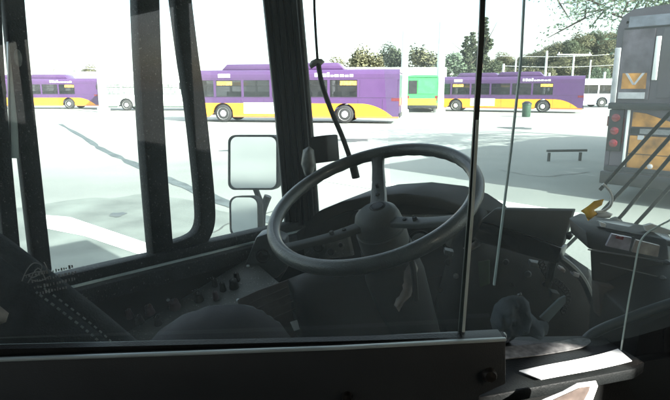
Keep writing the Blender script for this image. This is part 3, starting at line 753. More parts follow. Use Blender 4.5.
# rounded front frame: comes down, curls and runs back along the sill as a lip
fr = [(177, -30), (180, 0), (187, 55), (195, 110), (201, 165), (204.5, 205), (204, 224), (198, 237), (186, 245), (165, 252)]
b = MB(); pts = up_to(smooth_path([on_l(x, y, LW) for x, y in fr], 6), 2.47)
prof = [(-.027, -.022), (.027, -.022), (.027, .022), (-.027, .022)]
vs = []; nrm = LF
for i, p in enumerate(pts):
    t = (pts[min(i + 1, len(pts) - 1)] - pts[max(i - 1, 0)]).normalized(); a = nrm.cross(t).normalized()
    vs += [p + a * u + nrm * v for u, v in prof]
fs = [(4 * i + q, 4 * i + (q + 1) % 4, 4 * i + 4 + (q + 1) % 4, 4 * i + 4 + q) for i in range(len(pts) - 1) for q in range(4)] + [(0, 1, 2, 3), (4 * len(pts) - 4, 4 * len(pts) - 3, 4 * len(pts) - 2, 4 * len(pts) - 1)]
b.add(vs, fs); b.build('window_frame', POSTM, bus, bevel=.008)
# ribbed front pillar between side window and windshield
pil = [(277, -30), (280, 0), (291.5, 120), (300, 225)]
pts = up_to(smooth_path([on_l(x, y, LW - .03) for x, y in pil], 5), 2.70)
wp = 33 / FPX * pts[4].y
prof = []; NR = 5
for k in range(NR):
    u0 = -wp / 2 + wp * k / NR; u1 = u0 + wp / NR
    g_ = (u1 - u0)
    prof += [(u0 + g_ * .10, .012), (u0 + g_ * .10, -.006), (u0 + g_ * .24, -.012), (u1 - g_ * .24, -.012), (u1 - g_ * .10, -.006), (u1 - g_ * .10, .012)]
prof += [(wp / 2, .07), (-wp / 2, .07)]
b = MB(); vs = []
sx = Vector((1, .12, 0)).normalized(); sy = UP.cross(sx)
for p in pts: vs += [p + sx * u + sy * v for u, v in prof]
m_ = len(prof)
fs = [(i * m_ + q, i * m_ + (q + 1) % m_, (i + 1) * m_ + (q + 1) % m_, (i + 1) * m_ + q) for i in range(len(pts) - 1) for q in range(m_)] + [tuple(range(m_))]
b.add(vs, fs); pillar = b.build('front_pillar', RIBM, bus)
b = MB(); pts2 = [p + sx * (wp / 2 + .008) + sy * .02 for p in pts]; b.tube(pts2, .010, 8); b.build('pillar_gasket', mat('grey_gasket', (.05, .055, .055), .6, var=.4, scale=20, speck=.12), pillar, smooth=True)
# glass
def pane(name, corners, m, th=.006, nrm=None, par=None):
    b = MB(); b.prism(corners, (nrm or LF) * th); return b.build(name, m, par or bus)
f_of = lambda x, y: on_l(x, y, LW).dot(FW)
def side_pane(f0, f1, l): return [B(f0, l, SILL), B(f1, l, SILL), B(f1, l, 2.46), B(f0, l, 2.46)]
def sheetpane(name, pts, m, par=None):
    b = MB(); b.add(pts, [tuple(range(len(pts)))]); return b.build(name, m, par or bus)
sheetpane('side_window_pane', side_pane(-.7, f_of(152, 150), LW + .01), SIDEGL)
sheetpane('side_window_pane', side_pane(f_of(152, 150), f_of(200, 165), LW + .014), SIDEGL)
sheetpane('side_window_pane', side_pane(f_of(200, 165), 1.22, LW + .006), SIDEGL)
nW = 14; vs = []
for i in range(nW + 1):
    l = lerp(1.36, -1.36, i / nW); bow = .10 * (1 - (l / 1.36) ** 2)
    vs += [B(1.72 + bow, l, 1.16), B(1.55 + bow, l, 2.54)]
b = MB(); b.add(vs, [(2 * i, 2 * i + 2, 2 * i + 3, 2 * i + 1) for i in range(nW)]); b.build('windshield', WINDSH, bus, smooth=True)

# ------------------------------------------------------------------ helpers for soft things
def puffy(poly, y, thick, step=5., lift=None, tilt=0., noise_amp=.0, seed=0.):
    """closed cushion whose outline is the pixel polygon, rounded off towards its rim"""
    n = len(poly)
    def inside(x, y_):
        c = False; j = n - 1
        for i in range(n):
            xi, yi = poly[i]; xj, yj = poly[j]
            if (yi > y_) != (yj > y_) and x < (xj - xi) * (y_ - yi) / (yj - yi) + xi: c = not c
            j = i
        return c
    def dist(x, y_):
        best = 1e9
        for i in range(n):
            ax, ay = poly[i]; bx, by = poly[(i + 1) % n]; dx, dy = bx - ax, by - ay
            t = max(0, min(1, ((x - ax) * dx + (y_ - ay) * dy) / (dx * dx + dy * dy + 1e-9)))
            best = min(best, math.hypot(x - ax - t * dx, y_ - ay - t * dy))
        return best
    bm_ = bmesh.new(); pts = []
    for i in range(n):
        ax, ay = poly[i]; bx, by = poly[(i + 1) % n]; ln = math.hypot(bx - ax, by - ay); k = max(1, int(ln / step))
        pts += [(lerp(ax, bx, q / k), lerp(ay, by, q / k)) for q in range(k)]
    nb = len(pts)
    x0, x1 = min(p[0] for p in poly), max(p[0] for p in poly); y0, y1 = min(p[1] for p in poly), max(p[1] for p in poly)
    inn = []
    yy = y0 + step * .5; r_ = 0
    while yy < y1:
        xx = x0 + (step * .5 if r_ % 2 else 0)
        while xx < x1:
            if inside(xx, yy) and dist(xx, yy) > step * .6: inn.append((xx, yy))
            xx += step
        yy += step * .87; r_ += 1
    from mathutils.geometry import delaunay_2d_cdt
    al = [Vector(p) for p in pts + inn]
    vv, ee, ff, ov, oe, of_ = delaunay_2d_cdt(al, [(i, (i + 1) % nb) for i in range(nb)], [], 1, 1e-4)
    R_ = max(dist(p.x, p.y) for p in vv) or 1
    mb = MB(); vs = []; N = len(vv)
    for sgn in (-1, 1):
        for p in vv:
            d = dist(p.x, p.y) / R_; h = thick * .5 * math.sqrt(max(0, 1 - (1 - min(1, d)) ** 2))
            q = at(p.x, p.y, y + tilt * (p.x - x0)); nz = noise_amp * (noise.noise(Vector((p.x * .09, p.y * .09, seed))) + .7 * noise.turbulence(Vector((p.x * .12, p.y * .05, seed)), 3, True)) * min(1, d * 3)
            vs.append(q + Vector((0, 1, 0)) * (sgn * h - (nz if sgn < 0 else 0)))
    fs = [tuple(f) for f in ff] + [tuple(i + N for i in f)[::-1] for f in ff]
    bnd = set(); cnt = {}
    for f in ff:
        for i in range(len(f)):
            e_ = tuple(sorted((f[i], f[(i + 1) % len(f)]))); cnt[e_] = cnt.get(e_, 0) + 1
    for (a, c), k in cnt.items():
        if k == 1: fs.append((a, c, c + N, a + N))
    mb.add(vs, fs)
    return mb
def weld(ob, d=.0004):
    b = bmesh.new(); b.from_mesh(ob.data); bmesh.ops.remove_doubles(b, verts=b.verts, dist=d); bmesh.ops.recalc_face_normals(b, faces=b.faces); b.to_mesh(ob.data); b.free()
    ob.data.polygons.foreach_set('use_smooth', [True] * len(ob.data.polygons))

# ------------------------------------------------------------------ steering wheel
W0 = at(371.5, 200.5, 1.185)
AL = R(24.6)
wn = -FW * math.sin(AL) + UP * math.cos(AL)      # towards the driver's face
wt = FW * math.cos(AL) + UP * math.sin(AL)       # away from the driver, uphill
wl = LF
sw = thing('steering_wheel', W0, 'large black three-spoke steering wheel in front of the windshield', 'steering wheel')
RR = .2385
rim_pts = [W0 + wl * (RR * math.cos(6.28319 * k / 72)) + wt * (RR * math.sin(6.28319 * k / 72)) for k in range(72)]
b = MB(); vs = []; seg = 14
for k, p in enumerate(rim_pts):
    rad = (p - W0).normalized()
    for q in range(seg):
        t = 6.28319 * q / seg
        rr = .0155 - (.0012 if (q in (8, 9, 10, 11) and k % 2) else 0)
        vs.append(p + rad * (rr * math.cos(t)) + wn * (rr * 1.1 * math.sin(t)))
fs = [(k * seg + q, k * seg + (q + 1) % seg, ((k + 1) % 72) * seg + (q + 1) % seg, ((k + 1) % 72) * seg + q) for k in range(72) for q in range(seg)]
b.add(vs, fs); b.build('rim', WHEELM, sw, smooth=True)
def spoke(ang, w0, w1, m=WHEELM):
    d = wl * math.cos(R(ang)) + wt * math.sin(R(ang)); s_ = wn.cross(d)
    P0 = W0 + d * .02 - wn * .052; P1 = W0 + d * .12 - wn * .036; P2 = W0 + d * (RR - .004) - wn * .004
    b = MB(); pts = smooth_path([P0, P1, P2], 6); vs = []
    for i, p in enumerate(pts):
        t = i / (len(pts) - 1); w = lerp(w0, w1, t) + .010 * max(0, t - .8) * 5
        vs += [p - s_ * w / 2 - wn * .008, p + s_ * w / 2 - wn * .008, p + s_ * w / 2 * .8 + wn * .006, p - s_ * w / 2 * .8 + wn * .006]
    fs = [(4 * i + q, 4 * i + (q + 1) % 4, 4 * i + 4 + (q + 1) % 4, 4 * i + 4 + q) for i in range(len(pts) - 1) for q in range(4)] + [(0, 1, 2, 3), tuple(range(len(vs) - 4, len(vs)))]
    b.add(vs, fs); return b.build('spoke', m, sw, bevel=.003)
SPK = [55, 180, 293]
spoke(SPK[0], .050, .030); spoke(SPK[1], .036, .026, HUBM); spoke(SPK[2], .036, .026, HUBM)
H0 = W0 - wn * .030
b = MB(); b.lathe(H0, wn, [(.060, -.13), (.060, -.052), (.0575, -.050), (.0575, -.046), (.059, -.044), (.055, -.02), (.050, -.006), (.036, .004), (.0, .007)], 36); hub = b.build('hub', HUBM, sw, smooth=True)
b = MB(); b.lathe(H0 + wn * .0055 + wt * .012, wn, [(.0195, -.004), (.0195, .0012), (.017, .0018), (.0165, .0), (.015, .0), (.014, .003), (.0, .0035)], 24); b.build('horn_button', BLACK, hub, smooth=True)
for a in SPK:
    for dd in (.085, .115):
        d = wl * math.cos(R(a)) + wt * math.sin(R(a)); b = MB(); b.lathe(W0 + d * dd - wn * (.0415 - .35 * (dd - .085)), wn, [(.0055, -.004), (.0055, .0065), (.004, .0085), (.0, .008)], 10); b.build('spoke_bolt', BLACK, sw, smooth=True)
b = MB(); b.lathe(W0, wn, [(.055, -.62), (.07, -.45), (.075, -.22), (.062, -.125)], 24); b.build('column', DASH, sw, smooth=True)
b = MB(); b.tube(smooth_path([W0 - wn * .14 + wl * -.04, at(412, 262, 1.16), at(416, 300, 1.17)], 5), .007, 8); st = b.build('stalk', BLACK, sw, smooth=True)

# ------------------------------------------------------------------ dashboard
da = thing('dashboard', B(1.4, .8, .6), 'dark dashboard with arched instrument hood behind the steering wheel', 'dashboard')
hood_o = [(300, 240), (306, 222), (318, 211), (340, 202), (368, 196.5), (402, 194), (438, 198), (462, 206), (482, 219), (492, 234)]
hood_i = [(486, 240), (474, 226), (456, 214.5), (436, 209), (402, 206), (370, 208), (344, 213), (326, 221), (318, 230), (312, 244)]
b = MB(); Y0 = 1.52
n = len(hood_o); fro = [at(x, y, Y0 + .0006 * (x - 300)) for x, y in hood_o]; fri = [at(x, y, Y0 + .0006 * (x - 300)) for x, y in hood_i[::-1]]
dep = FW * .16 + UP * .02
vs = fro + fri + [p + dep for p in fro] + [p + dep for p in fri]
fs = []
for i in range(n - 1):
    fs += [(i, i + 1, n + i + 1, n + i), (2 * n + i, 3 * n + i, 3 * n + i + 1, 2 * n + i + 1), (i, 2 * n + i, 2 * n + i + 1, i + 1), (n + i, n + i + 1, 3 * n + i + 1, 3 * n + i)]
fs += [(0, n, 3 * n, 2 * n), (n - 1, 3 * n - 1, 4 * n - 1, 2 * n - 1)]
b.add(vs, fs); b.build('instrument_hood', DASH, da, bevel=.006)
b = px_prism([(296, 232), (322, 216), (402, 203), (462, 212), (488, 235), (486, 268), (420, 280), (300, 276)], 1.63, FW * .05); gp = b.build('gauge_panel', DASH, da, bevel=.004)
gn = (CAM - at(390, 240, 1.63)).normalized()
b = px_prism([(399, 215), (466, 215), (463, 226), (399, 228)], 1.61, FW * .015); b.build('switch_strip', CONS, da, bevel=.003)
b = px_prism([(303, 234), (346, 231), (352, 256), (304, 262)], 1.60, FW * .015); sp_ = b.build('gauge_face', CONS, da, bevel=.003)
for (x, y, r_) in [(310, 243, .012), (319, 247, .017), (326, 240, .009), (331, 252, .012), (341, 245, .008), (336, 235, .006)]:
    b = MB(); b.lathe(at(x, y, 1.595), gn, [(r_, -.02), (r_, .012), (r_ * .8, .02), (0, .02)], 14); b.build('knob', BLACK, sp_, smooth=True)
for (x, y, r_) in [(420, 243, .045), (452, 240, .036)]:
    b = MB(); b.lathe(at(x, y, 1.615), gn, [(r_, -.01), (r_, .012), (r_ * .9, .014), (r_ * .88, .006), (0, .006)], 26); o = b.build('gauge', BLACK, da, smooth=True)
    b = MB(); b.lathe(at(x, y, 1.612), gn, [(r_ * .7, .009), (r_ * .7, .012), (0, .012)], 20); b.build('dial', CONS, o)
b = px_prism([(276, 284), (290, 262), (306, 238), (330, 228), (402, 216), (470, 216), (492, 230), (520, 244), (556, 256), (585, 276), (602, 305), (606, 420), (260, 420)], 1.72, FW * .08); b.build('dash_body', PANEL, da, bevel=.01)
b = puffy([(462, 214), (478, 207), (494, 212), (489, 228), (497, 238), (520, 243), (548, 252), (570, 256), (588, 268), (598, 300), (600, 400), (440, 400), (436, 300), (452, 240)], 1.50, .16, 8, noise_amp=.006); o = b.build('side_cluster', DASH, da); weld(o)
b = MB(); b.tube(smooth_path([at(x, y, 1.40) for x, y in [(500, 236), (520, 241), (545, 250), (566, 262), (583, 280), (594, 306)]], 5), .010, 8); b.build('cluster_rim', mat('teal_grey_trim', (.05, .065, .07), .45, var=.3, scale=20), da, smooth=True)
b = puffy([(288, 279), (312, 270), (360, 266), (404, 262), (414, 280), (418, 310), (424, 360), (428, 400), (296, 400), (300, 350), (292, 310)], 1.30, .12, 8, noise_amp=.004); o = b.build('column_shroud', PANEL, da); weld(o)
b = px_prism([(236, 300), (258, 290), (289, 279), (300, 318), (304, 420), (246, 420), (248, 330)], 1.30, FW * .03); b.build('knee_panel', BROWN, da, bevel=.004)
b = px_prism([(290, 322), (297, 320), (300, 329), (294, 331)], 1.285, FW * .004); b.build('sunlit_triangle', WHITEP, da)  # bright sunlit triangle, its brightness given as white colour
b = puffy([(396, 268), (404, 262), (415, 261), (418, 268), (415, 282), (411, 296), (404, 303), (399, 312), (394, 305), (399, 290)], 1.185, .02, 4, noise_amp=.003); o = b.build('lever_boot', BRASS, da); weld(o)
b = puffy([(463, 248), (472, 243), (482, 236), (487, 238), (480, 246), (468, 253)], 1.28, .015, 4); o = b.build('switch_pad', BRASS, da); weld(o)
b = px_prism([(490, 238), (499, 242), (503, 246), (494, 247)], 1.385, FW * .004); b.build('green_sticker', GTAPE, da)
b = px_prism([(478, 262), (489, 260), (489, 284), (480, 287)], 1.385, FW * .004); b.build('green_sticker', GTAPE, da)
for (x, y, r_) in [(448, 262, .010), (456, 276, .008), (506, 262, .009), (528, 274, .010), (545, 284, .008), (512, 285, .007), (440, 290, .008)]:
    b = MB(); b.lathe(at(x, y, 1.43), (CAM - at(x, y, 1.43)), [(r_, -.03), (r_, .006), (r_ * .7, .01), (0, .01)], 12); b.build('push_button', BLACK if x % 3 else CONS, da, smooth=True)

coil = []
cp_ = smooth_path([at(x, y, 1.36) for x, y in [(541, 262), (548, 276), (560, 284), (568, 296), (563, 312)]], 26)
for i, p in enumerate(cp_): coil.append(p + Vector((math.cos(i * 1.1), 0, math.sin(i * 1.1))) * .008)
b = MB(); b.tube(coil, .0028, 6); b.build('coiled_lead', BLACK, da, smooth=True)
for k, (x, y, w_, h_, m) in enumerate([(531, 262, 10, 5, CONS), (512, 302, 9, 12, DASH), (552, 292, 8, 7, HUBM), (445, 250, 9, 5, CONS), (574, 272, 6, 4, GREYP), (561, 268, 5, 3, BRASS)]):
    b = px_prism([(x, y), (x + w_, y + 2), (x + w_ - 1, y + h_ + 2), (x - 1, y + h_)], 1.385, Vector((.004, .03, 0))); b.build('switch_block', m, da, bevel=.002)
# ------------------------------------------------------------------ side console under the window
P1, P2 = on_l(112, 350, 1.33), on_l(250, 256, 1.31)
Q1, Q2 = P1 - LF * .40 - UP * .10, P2 - LF * .22 - UP * .07
P1 = P1 - FW * .1; Q1 = Q1 - FW * .1
cn = thing('side_console', B(.8, 1.15, .6), 'blue grey switch console sloping below the side window', 'console')
b = MB(); b.add([P1, P2, Q2, Q1] + [Vector((v.x, v.y, .62)) for v in (P1, P2, Q2, Q1)], [(0, 1, 2, 3), (4, 7, 6, 5), (0, 4, 5, 1), (1, 5, 6, 2), (2, 6, 7, 3), (3, 7, 4, 0)])
b.build('console_top', CONS, cn, bevel=.008)
cN = (P2 - P1).cross(Q1 - P1).normalized()
if cN.z < 0: cN = -cN
def on_plane(px, py, P, N):
    r = ray(px, py); return CAM + r * ((P - CAM).dot(N) / r.dot(N))
KN = mat('reddish_black_knob', (.045, .025, .03), .45, var=.3, scale=30)
for (x, y, r_, m) in [(175, 307, .015, KN), (199, 299, .013, BLACK), (216, 298, .008, KN), (223, 289, .009, BLACK), (215, 285, .008, BLACK), (234, 286, .013, BLACK), (237, 279, .009, BLACK), (150, 312, .012, KN), (140, 322, .011, BLACK), (158, 323, .010, BLACK), (130, 316, .009, KN)]:
    b = MB(); c = on_plane(x, y, P1, cN); b.lathe(c - cN * .004, cN, [(r_ * 1.15, 0), (r_ * 1.1, .006), (r_, .008), (r_ * .88, .026), (r_ * .6, .029), (0, .029)], 14); k = b.build('knob', m, cn, smooth=True)
    b = MB(); b.box(c + cN * .0255, .002, r_ * 1.2, .003, (Vector((1, 0, 0)), Vector((0, 1, 0)), UP)); b.build('pointer', CONS, k)
q = random.Random(21); b = MB()
for (x, y) in [(180, 316), (204, 308), (221, 306), (229, 295), (241, 293), (193, 291), (208, 279), (226, 272), (246, 284), (166, 319), (186, 322), (214, 312)]:
    for k in range(3): b.box(on_plane(x + 2.2 * k + q.uniform(-.5, .5), y - .8 * k, P1, cN) + cN * .0012, .0035 * q.uniform(.5, 1.2), .0022, .001)
b.build('legend', THREAD, cn)
for (x, y) in [(168, 300), (248, 266), (238, 300), (206, 316)]:
    b = MB(); c = on_plane(x, y, P1, cN); b.lathe(c, cN, [(.005, -.001), (.005, .0015), (.0035, .0025), (0, .0025)], 10); b.build('screw', RAIL, cn, smooth=True)
b = px_prism([(244, 267), (256, 237), (268, 233), (284, 240), (288, 268), (276, 279), (252, 275)], 1.55, FW * .06 + LF * .05); v = b.build('vent_box', mat('grey_vent_box', (.05, .058, .06), .5, var=.3, scale=15, speck=.1), cn, bevel=.006)
b = MB(); b.lathe(at(263, 256, 1.547), (CAM - at(263, 256, 1.55)), [(.022, -.01), (.022, .004), (.018, .006), (.016, .0), (0, -.002)], 18); b.build('vent_nozzle', BLACK, v, smooth=True)

b = puffy([(140, 352), (160, 330), (182, 315), (210, 306), (240, 304), (262, 311), (282, 326), (293, 340), (300, 380), (140, 380)], 1.10, .14, 6, noise_amp=.004); o = b.build('arm_pad', mat('blue_grey_pad', (.027, .027, .031), .7, var=.25, scale=9, bump=.2, bscale=300, spec=.2), cn); weld(o)
b = MB()
for k in range(4): b.tube([at(250 + 5 * k, 303 + 6 * k, 1.275), at(287 + 3 * k, 287 + 7 * k, 1.275)], .0014, 5)
b.build('panel_ribs', BROWN, cn)
# ------------------------------------------------------------------ driver seat
se = thing('driver_seat', B(.15, .78, .6), 'dark stitched driver seat back leaning in at lower left', 'seat')
b = puffy([(-66, 250), (-62, 228), (-52, 214), (-40, 212), (-20, 226), (8, 246), (34, 266), (66, 290), (100, 316), (132, 344), (150, 372), (150, 430), (-60, 430)], .72, .12, 9, noise_amp=.006); o = b.build('backrest', SEATM, se); weld(o)
b = MB(); b.tube(smooth_path([at(x, y, .665) for x, y in [(-20, 232), (2, 246), (26, 264), (60, 290), (96, 318), (134, 350)]], 6), .0125, 10); bo = b.build('bolster', SEATM, se, smooth=True)
b = MB(); th = smooth_path([at(x, y, .650) for x, y in [(36, 292), (60, 310), (86, 330), (104, 346)]], 9)
for i in range(0, len(th) - 1): 
    if i % 2 == 0: b.tube([th[i], th[i + 1]], .0016, 5)
th = smooth_path([at(x, y, .650) for x, y in [(44, 288), (68, 306), (94, 326), (114, 344)]], 9)
for i in range(0, len(th) - 1):
    if i % 2 == 0: b.tube([th[i], th[i + 1]], .0012, 5)
b.build('stitching', THREAD, bo)
b = MB(); b.bus(.15, .60, .53, 1.02, 1.0, 1.12); b.build('cushion', SEATM, se, bevel=.04)
b = MB(); b.bus(.25, .5, .65, .9, .60, 1.0); b.build('pedestal', BLACK, se, bevel=.02)
b = puffy([(-30, 308), (0, 306), (9, 313), (6, 322), (-30, 336)], .640, .02, 4); o = b.build('armrest_end', BRASS, se); weld(o)

# ------------------------------------------------------------------ operator door (half-height panel, glass above)
DY = .56
dr = thing('operator_door', at(250, 380, DY) - UP * .4, 'black half-height driver compartment door with glass panes above its rail', 'door')
def dpx(x, y, yy=DY): return at(x, y, yy)
top = [(-60, 363.5), (0, 361), (340, 348.5), (506, 340)]
b = MB(); b.prism([dpx(x, y) for x, y in top] + [dpx(506, 384), dpx(480, 396), dpx(470, 460), dpx(-60, 460)], Vector((0, .03, 0))); b.build('door_panel', mat('door_charcoal', (.032, .036, .038), .5, var=.15, scale=7, bump=.12, bscale=500, spec=.3), dr, bevel=.002)
def rail(pix, y, w, h, m, name):
    b = MB(); b.sweep([at(a, c, y) for a, c in pix], [(-w / 2, -h / 2), (w / 2, -h / 2), (w / 2, h / 2), (-w / 2, h / 2)], side=Vector((0, 1, 0))); return b.build(name, m, dr, bevel=.001)
rail([(-60, 362), (0, 359.5), (340, 347.5), (506, 339)], DY - .001, .006, .0036, RAIL, 'front_rail')
rail([(-60, 349), (0, 347), (340, 339.5), (506, 335)], DY + .028, .008, .0048, mat('pale_channel', (.42, .48, .48), .5, var=.2, scale=12), 'glass_channel')
b = MB(); pa = [(-60, 351), (0, 349), (340, 341), (506, 336)]; pc = [(506, 341), (340, 350), (0, 364), (-60, 366)]
b.prism([at(x, y, DY + .012) for x, y in pa + pc], Vector((0, .012, 0))); b.build('channel_filler', BLACK, dr)
GY = DY + .026
b = MB(); b.add([at(x, y, GY) for x, y in [(-70, 349), (462, 336), (483, -40), (-70, -40)]], [(0, 1, 2, 3)]); b.build('clear_pane', DOORGL, dr)
GY2 = DY + .032
b = MB(); b.add([at(x, y, GY2) for x, y in [(459.5, 336), (600, 346), (640, 335), (760, 300), (760, -40), (482.5, -40)]], [(0, 1, 2, 3, 4, 5)]); b.build('tinted_pane', TINTGL, dr)
b = MB(); b.sweep([at(484, -40, GY2 - .003), at(481, 40, GY2 - .003), at(471, 200, GY2 - .003), at(460, 336, GY2 - .003)], [(-.0028, -.002), (.0028, -.002), (.0028, .002), (-.0028, .002)], side=Vector((1, 0, 0))); b.build('dark_edge_strip', mat('edge_seal', (.018, .024, .024), .4, var=.3, scale=30), dr)
b = MB(); b.sweep([at(477.5, 120, GY2 - .006), at(472.5, 210, GY2 - .006), at(463, 336, GY2 - .006)], [(-.0016, -.001), (.0016, -.001), (.0016, .001), (-.0016, .001)], side=Vector((1, 0, 0))); b.build('glass_edge', EDGE, dr)
b = MB(); b.sweep([at(526, -40, GY2 + .004), at(521, 60, GY2 + .004), at(511, 150, GY2 + .004), at(502, 222, GY2 + .004), at(494, 285, GY2 + .004)], [(-.0011, -.0015), (.0011, -.0015), (.0011, .0015), (-.0011, .0015)], side=Vector((1, 0, 0))); b.build('glass_edge', EDGE, dr)
for (x, y, r_) in [(489, 374, .0085), (347, 396, .0065)]:
    b = MB(); c = at(x, y, DY); b.lathe(c, (0, -1, .1), [(r_, -.002), (r_, .004), (r_ * .75, .008), (0, .0085)], 16); k = b.build('bolt', mat('dull_bolt', (.05, .045, .04), .35, metal=.8, var=.3, scale=30), dr, smooth=True)
# worn etched safety decal low on the glass, unreadable rows
dc = MB(); q = random.Random(4)
for r_ in range(4):
    x = 27 + 4 * r_ + q.uniform(-2, 2); x1 = [72, 76, 74, 66][r_]
    while x < x1:
        w = q.uniform(1.2, 2.6); y = 278 + 6.4 * r_ - .22 * (x - 27)
        h = q.uniform(2.4, 3.8)
        A_ = at(x, y, GY - .002); C_ = at(x + w * .8, y - h, GY - .002)
        dc.box((A_ + C_) / 2, abs(C_.x - A_.x) * q.uniform(.4, 1), .0004, abs(C_.z - A_.z) * q.uniform(.5, 1)); x += w + q.uniform(.5, 1.6)
for pth in ([(22, 281), (27, 270), (34, 263), (42, 266), (38, 275), (30, 279), (40, 281), (50, 276)], [(24, 276), (36, 272), (47, 270), (44, 262)], [(28, 283), (38, 268), (46, 280)]):
    dc.tube(smooth_path([at(x, y, GY - .002) for x, y in pth], 4), .0006, 4)
dc.build('etched_decal', mat('etched_grey', (.20, .22, .22), .7, var=.4, scale=60), dr)

# rounded clear shield on the right
sh = thing('acrylic_shield', at(650, 345, .74), 'clear shield with a rounded upper corner beside the fare box', 'shield')
edge = smooth_path([at(x, y, .74) for x, y in [(700, 203), (672, 219), (655, 228), (645, 235), (639, 246), (634, 272), (628, 305), (621, 350)]], 5)
b = MB(); b.add(edge + [at(640, 420, .74), at(700, 420, .74)], [tuple(range(len(edge) + 2))]); b.build('sheet', SHIELD, sh)
b = MB(); b.tube(edge, .0013, 6); b.build('bright_edge', EDGE, sh, smooth=True)

# ------------------------------------------------------------------ exterior mirrors
mi = thing('side_mirror', at(258, 232, 2.05), 'pair of black-framed exterior mirrors on one arm outside the side window', 'mirror')
def mirror_head(poly, y, nrm):
    c = at(sum(p[0] for p in poly) / len(poly), sum(p[1] for p in poly) / len(poly), y)
    nrm = Vector(nrm).normalized()
    pts = []
    for x, yy in poly:
        r = ray(x, yy); pts.append(CAM + r * ((c - CAM).dot(nrm) / r.dot(nrm)))
    b = MB(); k = len(pts); cc = sum(pts, Vector()) / k
    back = [cc + (p - cc) * .72 - nrm * .055 for p in pts]; mid = [p - nrm * .028 for p in pts]; inn = [cc + (p - cc) * .93 for p in pts]
    inn2 = [p - nrm * .004 for p in inn]
    vs = inn2 + inn + pts + mid + back; fs = [tuple(range(4 * k, 5 * k))]
    for r_ in range(4): fs += [(r_ * k + i, r_ * k + (i + 1) % k, (r_ + 1) * k + (i + 1) % k, (r_ + 1) * k + i) for i in range(k)]
    b.add(vs, fs); h = b.build('mirror_head', BLACK, mi, smooth=True)
    b = MB(); b.add([p - nrm * .003 for p in inn], [tuple(range(k))]); b.build('mirror_glass', MIRR, h)
    return cc
def rrect(x0, y0, x1, y1, r, sk=0):
    out = []
    for cx, cy, a0 in ((x0 + r, y0 + r, 180), (x1 - r, y0 + r, 270), (x1 - r, y1 - r, 0), (x0 + r, y1 - r, 90)):
        for k in range(6):
            a = R(a0 + 18 * k); xx = cx + r * math.cos(a); yy = cy + r * math.sin(a); out.append((xx + sk * (yy - y0), yy))
    return out
mirror_head(rrect(228, 135, 278, 190, 7, .0), 2.05, (-.42, -.9, .02))
mirror_head(rrect(229, 196, 258, 237, 8, .02), 2.04, (-.52, -.84, .06))
b = MB(); b.tube(smooth_path([at(268, 196, 2.1), at(262, 215, 2.1), at(264, 240, 2.05), at(280, 258, 1.9)], 5), .016, 8); b.tube([at(262, 205, 2.1), at(252, 180, 2.12)], .012, 8); b.tube([at(263, 216, 2.1), at(246, 216, 2.1)], .01, 8); b.build('mirror_arm', BLACK, mi, smooth=True)

# ------------------------------------------------------------------ hanging cord, pillar box
co = thing('hanging_cord', at(315, -15, 1.42), 'thin black cord hanging before the windshield beside the ribbed pillar', 'cord')
b = MB(); b.tube(smooth_path([at(314, -25, 1.42) + UP * .55] + [at(x, y, 1.42) for x, y in [(314, -25), (315, 20), (317.5, 60)]], 6), .0035, 8); b.build('upper_cord', BLACK, co, smooth=True)
b = MB(); b.tube(smooth_path([at(x, y, 1.42) for x, y in [(318, 62), (322, 84), (331, 110), (342, 136), (350, 158), (354, 168)]], 6), .0068, 8); b.build('lower_cord', BLACK, co, smooth=True)
b = MB(); b.tube([at(352.5, 163, 1.42), at(356, 178, 1.42)], .0115, 10); b.build('end_cap', BLACK, co, smooth=True)
b = puffy([(311, 61), (316, 58.5), (322, 59), (325, 62), (321, 65.5), (316, 66), (311, 69), (309, 65)], 1.42, .014, 2); o = b.build('cord_clip', mat('grey_clip', (.17, .18, .16), .5, var=.4, scale=60), co); weld(o)
bx = thing('pillar_box', at(318, 165, 1.52), 'small dark box fixed to the ribbed pillar just above the steering wheel rim', 'control box')
b = px_prism([(310, 137), (326, 135), (328, 162), (312, 164)], 1.52, FW * .05); b.build('case', BLACK, bx, bevel=.004)
b = puffy([(303, 150), (309, 146), (314, 150), (316, 165), (311, 178), (305, 176), (301, 164)], 1.50, .03, 3); o = b.build('clamp', mat('grey_clamp', (.09, .095, .09), .45, var=.4, scale=40), bx); weld(o)

# ------------------------------------------------------------------ display, fare box, small things on the right
mo = thing('display_unit', at(525, 245, 1.25), 'flat dark display unit on the dash right of the steering wheel', 'display')
b = px_prism([(494, 209.5), (573, 211), (562, 247), (515, 231), (480, 221)], 1.25, FW * .02 + UP * .004); b.build('hood', mat('matte_grey_cover', (.075, .083, .085), .65, var=.2, scale=12), mo, bevel=.003)
b = px_prism([(482, 222), (515, 232), (561.5, 248), (556, 264), (520, 254), (472, 240)], 1.245, FW * .04); b.build('screen', mat('dark_screen', (.008, .010, .012), .12, var=.2, scale=8), mo, bevel=.002)
b = MB(); b.tube([at(556, 250, 1.26), at(552, 266, 1.3), at(548, 285, 1.4)], .010, 8); b.build('bracket', BLACK, mo, smooth=True)
b = puffy([(566, 233), (571, 231), (574, 235), (570, 240), (566, 239)], 1.235, .01, 2); o = b.build('bright_latch', STEEL, mo); weld(o)

